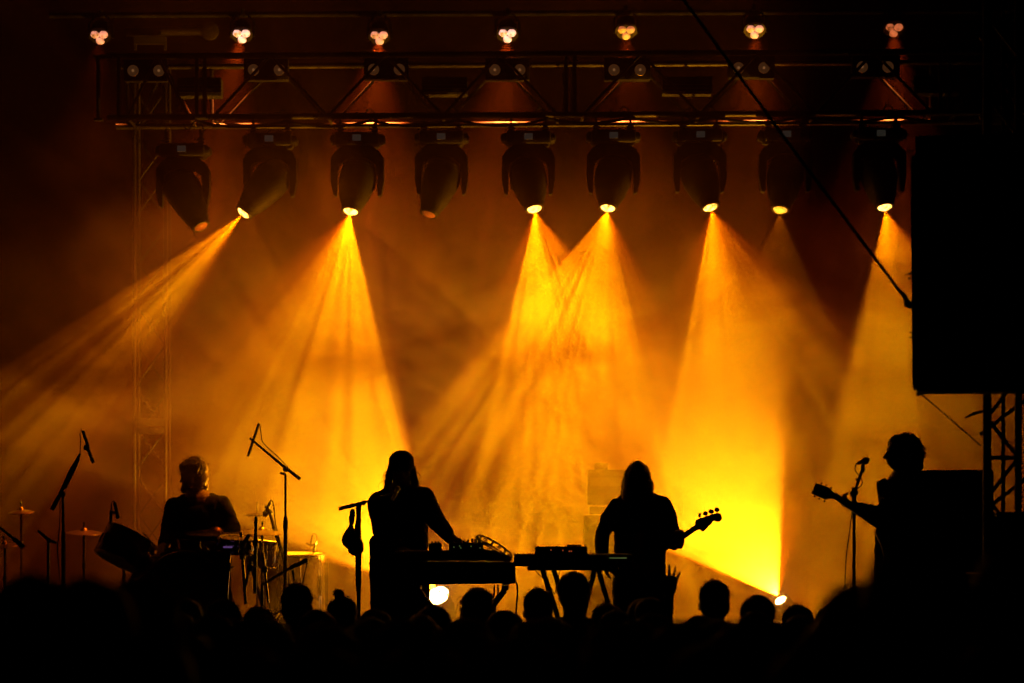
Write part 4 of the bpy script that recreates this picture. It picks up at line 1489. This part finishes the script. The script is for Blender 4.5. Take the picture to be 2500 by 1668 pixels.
for hip, kx, ax_ in ((J(2212, 1425, -.1), 2200, 2195), (J(2222, 1425, .1), 2235, 2240)):
    b.limb(leg_chain(hip, J(kx, 0).x, J(ax_, 0).x, STAGE), [.09, .062, .045])
b.organic('body', M['skin'], t, voxel=.0075, smooth=3)
b = MB()
b.limb([J(2195, 1196, -.14), J(2213, 1182, 0), J(2232, 1196, .14)], [.075, .085, .085])
b.limb([J(2190, 1210, -.06), J(2200, 1290, -.04), J(2205, 1400)], [.125, .14, .15])
b.limb([J(2235, 1205, .04), J(2245, 1290, .04), J(2238, 1400)], [.14, .16, .155])
b.limb([J(2222, 1170, .05), J(2255, 1186, .05), J(2285, 1235, .05)], [.075, .1, .12])
b.limb([J(2180, 1230, -.1), J(2165, 1300, -.1), J(2165, 1400, -.1)], [.09, .09, .1])
b.ball(J(2208, 1170, .0), (.085, .09, .05))
b.limb([J(2178, 1214, -.15), J(2165, 1240, -.22), eL, J(2110, 1252, -.24), J(2086, 1243, -.22)], [.085, .08, .068, .055, .044])
b.limb([sR, eR, wR + Vector((.06, .03, .01))], [.08, .07, .05])
b.prism([(-.0, .03), (.05, .06), (.08, -.1), (.02, -.12), (.01, -.05)], J(2136, 1190, -.1), Vector((1, 0, 0)), Vector((0, 0, 1)), .12)
b.limb([J(2142, 1187, -.1), J(2165, 1200, -.1)], [.014, .05])
b.organic('jacket', M['cloth'], t, voxel=.011, smooth=3, noise=.005)
b = MB()
for hip, kx, ax_ in ((J(2212, 1425, -.1), 2200, 2195), (J(2222, 1425, .1), 2235, 2240)):
    b.limb(leg_chain(hip, J(kx, 0).x, J(ax_, 0).x, STAGE), [.12, .085, .075])
b.organic('trousers', M['jean'], t, voxel=.014, smooth=3)
for sx, dy in ((2195, -.1), (2240, .1)):
    q = J(sx, 0, dy)
    q.z = STAGE
    MB().limb([q + Vector((.03, 0, .05)), q + Vector((-.06, 0, .045)), q + Vector((-.16, 0, .035))], [.05, .045, .035]).organic('shoe', M['rubber'], t, voxel=.01)
b = MB()
hs_ = MB()
rn = random.Random(21)
b.ball(J(2211, 1098), (.112, .11, .103)).ball(J(2222, 1118), (.09, .1, .09)).ball(J(2192, 1084), (.066, .085, .06)).ball(J(2228, 1138), (.072, .09, .05)).ball(J(2208, 1078), (.075, .08, .05))
roots = []
for i in range(80):
    a1 = rn.uniform(-2.0, 2.3)
    y_ = rn.uniform(-1, 1)
    d = Vector((math.sin(a1), y_ * .7, math.cos(a1))).normalized()
    if d.x < -.75 or (d.x < -.2 and d.z < .2):
        continue
    roots.append((J(2213, 1103) + Vector((d.x * .105, d.y * .105, d.z * .11)), d))
strands(hs_, roots, 700, .04, .0016, rn, .5, 1.3, .9)
b.organic('hair', M['hair'], t, voxel=.006, smooth=2, noise=.004, extra=hs_)

t = thing('electric_guitar', J(2190, 1360, -.25), 'electric guitar with six small tuners, neck pointing up left past the vocal stand', 'guitar')
gD = D - .27
og = Vector((0, gD, CAMZ))
def G(pts):
    return [((x - 1250) / F * gD, (HZ - y) / F * gD) for x, y in pts]
hs = [(1992, 1179), (1981, 1203), (1983, 1206), (2014, 1220), (2030, 1217), (2042, 1221), (2052, 1216), (2034, 1202), (2029, 1193)]
h_ = MB().prism(G(hs), og, X_, Z_, .018).build('headstock', M['wood'], t)
MB().prism(G([(2040, 1203), (2034, 1217), (2150, 1297), (2158, 1284)]), og, X_, Z_, .03).build('neck', M['wood'], t, smooth=False)
gb_ = [(2150, 1270), (2135, 1300), (2150, 1330), (2160, 1370), (2200, 1400), (2250, 1395), (2275, 1360), (2262, 1320), (2225, 1305), (2200, 1285), (2170, 1290)]
MB().prism(G(gb_), og, X_, Z_, .045).build('body', M['wood'], t)
for x, y, px_, py_ in ((2006, 1180, 2003, 1187), (2017, 1185, 2014, 1192), (2029, 1191, 2026, 1198), (1989, 1212, 1992, 1206), (2000, 1218, 2003, 1212), (2013, 1224, 2015, 1217)):
    q = G([(x, y), (px_, py_)])
    a, c = og + X_ * q[0][0] + Z_ * q[0][1], og + X_ * q[1][0] + Z_ * q[1][1]
    MB().tube([a, c], .0025, 6).ball(a, (.0075, .004, .0055)).build('tuning_peg', M['chrome'], h_)

# ---------------------------------------------------------------- CROWD
def crowd_proto(kind, rn):
    """someone standing, seen from behind; built at the origin, head top 1.75 m"""
    t = person_base((0, 0, 0), 'x')
    b = MB()
    H = 1.63
    head_shape(b, Vector((0, 0, H)), (0, 1, .1), 1.0)
    b.cap((0, -.01, 1.55), (0, -.01, 1.42), .06, .07)
    b.limb([(0, 0, 1.32), (0, 0, 1.1), (0, 0, .95)], [.13, .13, .14])
    for s in (-1, 1):
        b.limb([(s * .1, 0, .93), (s * .11, 0, .5), (s * .12, 0, .09)], [.09, .065, .045])
        b.limb([(s * .12, -.02, .045), (s * .13, .12, .03)], [.045, .04])
        b.limb([(s * .2, 0, 1.4), (s * .25, .01, 1.12), (s * .22, .14, .95)], [.05, .042, .03])
        hand(b, (s * .22, .14, .95), (-s * .3, .8, -.4), (s, 0, .2), [.5, .5, .55, .6], thumb=-s)
    b.organic('body', M['skin'], t, voxel=.0085, smooth=3)
    b = MB()
    b.limb([(-.17, 0, 1.4), (0, 0, 1.44), (.17, 0, 1.4)], [.075, .085, .075])
    b.limb([(-.07, 0, 1.33), (-.07, 0, .95)], [.14, .14])
    b.limb([(.07, 0, 1.33), (.07, 0, .95)], [.14, .14])
    for s in (-1, 1):
        b.limb([(s * .2, 0, 1.4), (s * .25, .01, 1.15)], [.075, .06])
    b.organic('shirt', M['cloth'], t, voxel=.016, smooth=3)
    b = MB()
    for s in (-1, 1):
        b.limb([(s * .09, 0, .93), (s * .11, 0, .5), (s * .12, 0, .12)], [.12, .085, .07])
    b.organic('trousers', M['jean'], t, voxel=.016, smooth=3)
    b = MB()
    c = Vector((0, -.01, H))
    hs_ = MB()
    b.ball(c + Vector((0, -.015, .045)), (.088, .105, .085))
    b.ball(c + Vector((0, -.04, -.01)), (.084, .08, .08))
    roots = []
    for i in range(50):
        a1, a2 = rn.uniform(0, 6.28), rn.uniform(-.1, 1.5)
        d = Vector((math.cos(a1) * math.cos(a2), math.sin(a1) * math.cos(a2), math.sin(a2)))
        if d.y > .4 and d.z < .4:
            continue
        roots.append((c + Vector((d.x * .085, d.y * .1, .04 + d.z * .08)), d))
    if kind == 'short':
        strands(hs_, roots, 160, .022, .0015, rn, .9, .3, .5)
    elif kind == 'long':
        b.limb([c + Vector((0, -.03, 0)), c + Vector((0, -.05, -.2))], [.09, .1])
        for s in (-1, 1):
            b.limb([c + Vector((s * .06, -.02, 0)), c + Vector((s * .085, 0, -.2))], [.04, .035])
        strands(hs_, roots, 150, .09, .0015, rn, 2.0, .1, .15)
    elif kind == 'bun':
        b.ball(c + Vector((-.015, -.05, .145)), (.034, .034, .028))
        strands(hs_, roots, 120, .022, .0015, rn, .9, .3, .5)
    elif kind == 'cap':
        b.ball(c + Vector((0, 0, .05)), (.094, .11, .088))
    elif kind == 'curly':
        b.ball(c + Vector((0, -.01, .04)), (.1, .11, .095))
        strands(hs_, roots, 400, .035, .0018, rn, .4, 1.0, .7)
    b.organic('hair', M['hair'], t, voxel=.008, smooth=2, noise=.004, extra=hs_)
    return t


rn = random.Random(99)
protos = {k: crowd_proto(k, rn) for k in ('short', 'long', 'bun', 'cap', 'curly')}
used = set()


def spectator(px, top, D, kind, label, rot=0, group='crowd in front of the stage'):
    h = P(0, top, D).z
    o = protos[kind]
    if kind in used:
        o = copy_tree(o, (0, 0, 0))
    used.add(kind)
    o.location = (P(px, 0, D).x, D, 0)
    s = h / (1.795 if kind == 'bun' else 1.765 if kind != 'curly' else 1.775)
    o.scale = (1 + (s - 1) * .4, 1 + (s - 1) * .4, s)
    o.rotation_euler.z = R(rot)
    o['label'] = label
    o['group'] = group
    return o


seen = [
    (725, 1421, 14.3, 'short', 'round-headed spectator silhouetted in front of the pale floor drum', 3),
    (838, 1441, 14.6, 'bun', 'spectator with a small hair bun below the hanging maracas', -8),
    (915, 1488, 14.0, 'cap', 'low-standing spectator right of the one with the hair bun', 5),
    (1058, 1474, 14.2, 'curly', 'spectator whose head top cuts the glare under the keyboards', 2),
    (1167, 1432, 15.2, 'long', 'long-haired spectator below the right end of the black keyboard', -4),
    (1313, 1434, 15.0, 'short', 'round-headed spectator below the gap between the two keyboards', 6),
    (1400, 1392, 15.6, 'curly', 'tallest spectator in the middle, head overlapping the pale keyboard stand', 0),
    (1480, 1470, 15.0, 'short', 'spectator right of the A-frame keyboard stand', 0),
    (1570, 1462, 15.3, 'cap', 'capped spectator in front of the bass player', 0),
    (1742, 1414, 14.7, 'short', 'round-headed spectator left of the bright right-hand floor lamp', 4),
    (1850, 1449, 14.6, 'curly', 'spectator just left of the bright right-hand floor lamp', -4),
    (1945, 1474, 14.4, 'short', 'spectator just right of the bright right-hand floor lamp', 5),
    (2030, 1478, 14.2, 'cap', 'spectator left of the guitarist vocal stand', 0),
    (2120, 1430, 13.2, 'curly', 'spectator in front of the guitarist legs', 0),
    (2215, 1340, 12.6, 'long', 'tall spectator in front of the guitarist belly', 0),
    (2330, 1400, 12.4, 'short', 'spectator in front of the black speaker block', 0),
    (2450, 1380, 12.0, 'curly', 'spectator at the right edge in front of the flight case', 0),
    (45, 1435, 12.6, 'long', 'spectator at the left edge of the crowd', 0),
    (140, 1425, 12.8, 'short', 'spectator below the far left boom stand', 0),
    (245, 1430, 12.9, 'curly', 'spectator below the tilted dark drum', 0),
    (350, 1440, 13.2, 'long', 'spectator left of the bass drum', 0),
    (455, 1458, 13.6, 'short', 'spectator in front of the bass drum', 0),
    (548, 1462, 14.0, 'cap', 'capped spectator right of the bass drum', 0),
    (632, 1478, 14.2, 'short', 'spectator before the thin drum stands', 0),
]
for x, y, D_, k, lab, r_ in seen:
    spectator(x, y, D_, k, lab, r_)
kinds = ['short', 'long', 'curly', 'cap', 'bun']
# a few stand very near the camera and are only soft black masses
near = [(2235, 1312, 5.0, 'curly', 'very near blurred figure blotting out the bottom right corner'), (2095, 1415, 5.4, 'short', 'near blurred figure below the guitarist vocal stand'),
        (85, 1394, 6.0, 'short', 'near blurred figure in the bottom left corner'), (345, 1402, 6.0, 'long', 'near blurred figure below the tilted dark drum and left of the bass drum'),
        (2470, 1330, 5.6, 'short', 'near blurred figure at the right edge under the mast')]
for x, y, D_, k, lab in near:
    spectator(x, y, D_, k, lab, rn.uniform(-10, 10))
spectator(215, 1398, 5.5, 'curly', 'near blurred figure between the two others at the bottom left', 4)
n = 0
for row, (D_, top, step) in enumerate(((13.0, 1492, 115), (10.0, 1508, 125), (6.6, 1508, 178), (5.4, 1560, 230))):
    x = -20 + row * 47
    while x < 2540:
        spectator(x + rn.uniform(-25, 25), top + rn.uniform(-6, 14), D_ + rn.uniform(-.3, .3), kinds[n % 4], 'black figure lost in the darkness of the crowd at the bottom', rn.uniform(-25, 25), 'crowd lost in the dark')
        n += 1
        x += step

# raised hand and arm
D = 14.9
t = person_base((P(1622, 0, D).x, D, 0), 'spectator holding up one open hand beside the bass player', 'crowd in front of the stage')
b = MB()
sh = Vector((P(1600, 0, D).x, D, 1.38))
wr = P(1634, 1452, D)
b.limb([sh, P(1628, 1520, D) + Vector((0, .1, 0)), wr], [.05, .042, .027])
hand(b, wr, (.12, .1, 1), (0, -1, 0), [.12, .08, .1, .2], thumb=-1, spread=.2, s=.98)
cc = Vector((P(1585, 0, D).x, D, 1.52))
head_shape(b, cc, (0, 1, .1), .95)
b.cap(cc - Vector((0, .01, .06)), cc - Vector((0, 0, .2)), .055, .065)
b.limb([cc - Vector((0, 0, .28)), cc - Vector((0, 0, .6))], [.13, .14])
for s in (-1, 1):
    x = cc.x + s * .1
    b.limb([(x, D, .9), (x, D, .5), (x, D, .08)], [.09, .065, .045])
    b.limb([(x, D, .045), (x, D + .12, .03)], [.045, .04])
b.limb([cc + Vector((-.18, 0, -.14)), cc + Vector((-.24, .02, -.42)), cc + Vector((-.2, .15, -.6))], [.05, .042, .03])
b.organic('body', M['skin'], t, voxel=.007, smooth=2)
b = MB()
b.limb([cc + Vector((-.16, 0, -.15)), cc + Vector((0, 0, -.11)), sh], [.07, .08, .07])
b.limb([cc + Vector((0, 0, -.25)), cc + Vector((0, 0, -.62))], [.17, .17])
b.limb([sh, P(1628, 1535, D) + Vector((0, .1, 0))], [.07, .055])
b.organic('shirt', M['cloth'], t, voxel=.014, smooth=3)
b = MB()
b.ball(cc + Vector((0, -.02, .04)), (.084, .1, .085)).ball(cc + Vector((0, -.05, -.04)), (.08, .07, .09))
b.organic('hair', M['hair'], t, voxel=.008, smooth=1)


# ================================================================== HAZE AND SMOKE
def volume_mat(name, density, color, g=0.2):
    m = bpy.data.materials.new(name)
    m.use_nodes = True
    nt = m.node_tree
    nt.nodes.clear()
    out = nt.nodes.new('ShaderNodeOutputMaterial')
    pv = nt.nodes.new('ShaderNodeVolumePrincipled')
    nt.links.new(pv.outputs[0], out.inputs[1])
    pv.inputs['Density'].default_value = density
    pv.inputs['Color'].default_value = (*color, 1)
    pv.inputs['Anisotropy'].default_value = g
    m.cycles.volume_sampling = 'EQUIANGULAR'
    return m, nt, pv


hm, _, _ = volume_mat('haze', .0014, (1, .32, .06))
tag(MB().span((-30, -4, -1), (30, 40, 14)).build('haze', hm, smooth=False), kind='stuff')

sm, nt, pv = volume_mat('drifting_smoke', 0, (1, .88, .75))
N, L = nt.nodes.new, nt.links.new
tc = N('ShaderNodeTexCoord')
sep = N('ShaderNodeSeparateXYZ')
L(tc.outputs['Object'], sep.inputs[0])


def mrange(src, a, b, c, d, smooth=True):
    n = N('ShaderNodeMapRange')
    if smooth:
        n.interpolation_type = 'SMOOTHSTEP'
    L(src, n.inputs[0])
    for i, v in enumerate((a, b, c, d)):
        n.inputs[i + 1].default_value = v
    return n.outputs[0]


def mul(a, b):
    n = N('ShaderNodeMath')
    n.operation = 'MULTIPLY'
    L(a, n.inputs[0])
    L(b, n.inputs[1])
    return n.outputs[0]


mp = N('ShaderNodeMapping')
mp.inputs['Rotation'].default_value = (0, R(35), 0)
mp.inputs['Scale'].default_value = (.8, .8, 1.25)
L(tc.outputs['Object'], mp.inputs[0])
nz = N('ShaderNodeTexNoise')
nz.inputs['Scale'].default_value = .75
nz.inputs['Detail'].default_value = 4
nz.inputs['Roughness'].default_value = .58
nz.inputs['Distortion'].default_value = .9
L(mp.outputs[0], nz.inputs['Vector'])
dens = mrange(nz.outputs[0], .37, .63, .2, 1.08)
dens = mul(dens, mrange(sep.outputs[0], -6.2, -1.4, 0, 1))
dens = mul(dens, mrange(sep.outputs[0], 3.2, 6.5, 1, .2))
dens = mul(dens, mrange(sep.outputs[1], 20.0, 22.1, 0, 1))
dens = mul(dens, mrange(sep.outputs[2], 3.5, 5.4, 1, .07))
dens = mul(dens, mrange(sep.outputs[1], 23.5, 27, 1, .2))
# smoke thickened round the two floor lamps to brighten their near glow
extra = []
for fx in (1078, 1906):
    vd = N('ShaderNodeVectorMath')
    vd.operation = 'DISTANCE'
    L(tc.outputs['Object'], vd.inputs[0])
    vd.inputs[1].default_value = P(fx, 1450, 22.2)
    extra.append(mrange(vd.outputs['Value'], .1, 2.0, 2.4, 0))
ea = N('ShaderNodeMath')
ea.operation = 'ADD'
L(extra[0], ea.inputs[0])
L(extra[1], ea.inputs[1])
eb = N('ShaderNodeMath')
eb.operation = 'ADD'
L(ea.outputs[0], eb.inputs[0])
eb.inputs[1].default_value = 1
dens = mul(dens, eb.outputs[0])
fin = N('ShaderNodeMath')
fin.operation = 'MULTIPLY'
L(dens, fin.inputs[0])
fin.inputs[1].default_value = .15
L(fin.outputs[0], pv.inputs['Density'])
mxc = N('ShaderNodeMix')
mxc.data_type = 'RGBA'
L(dens, mxc.inputs[0])
mxc.inputs[6].default_value = (1, .38, .08, 1)  # thin smoke tinted redder so that dim areas turn red
mxc.inputs[7].default_value = (1, .95, .6, 1)
L(mxc.outputs[2], pv.inputs['Color'])
va = N('ShaderNodeVolumeAbsorption')
va.inputs['Color'].default_value = (.62, .36, .1, 1)
dd = N('ShaderNodeMath')
dd.operation = 'MULTIPLY'
dd.inputs[1].default_value = 1.8
L(fin.outputs[0], dd.inputs[0])
L(dd.outputs[0], va.inputs['Density'])
ad = N('ShaderNodeAddShader')
L(pv.outputs[0], ad.inputs[0])
L(va.outputs[0], ad.inputs[1])
L(ad.outputs[0], nt.nodes['Material Output'].inputs['Volume'])
sb = MB().span((-7, 20.0, STAGE + .01), (7, 27.4, 7.6)).build('smoke', sm, smooth=False)
tag(sb, 'amber lit smoke drifting across the stage', kind='stuff')
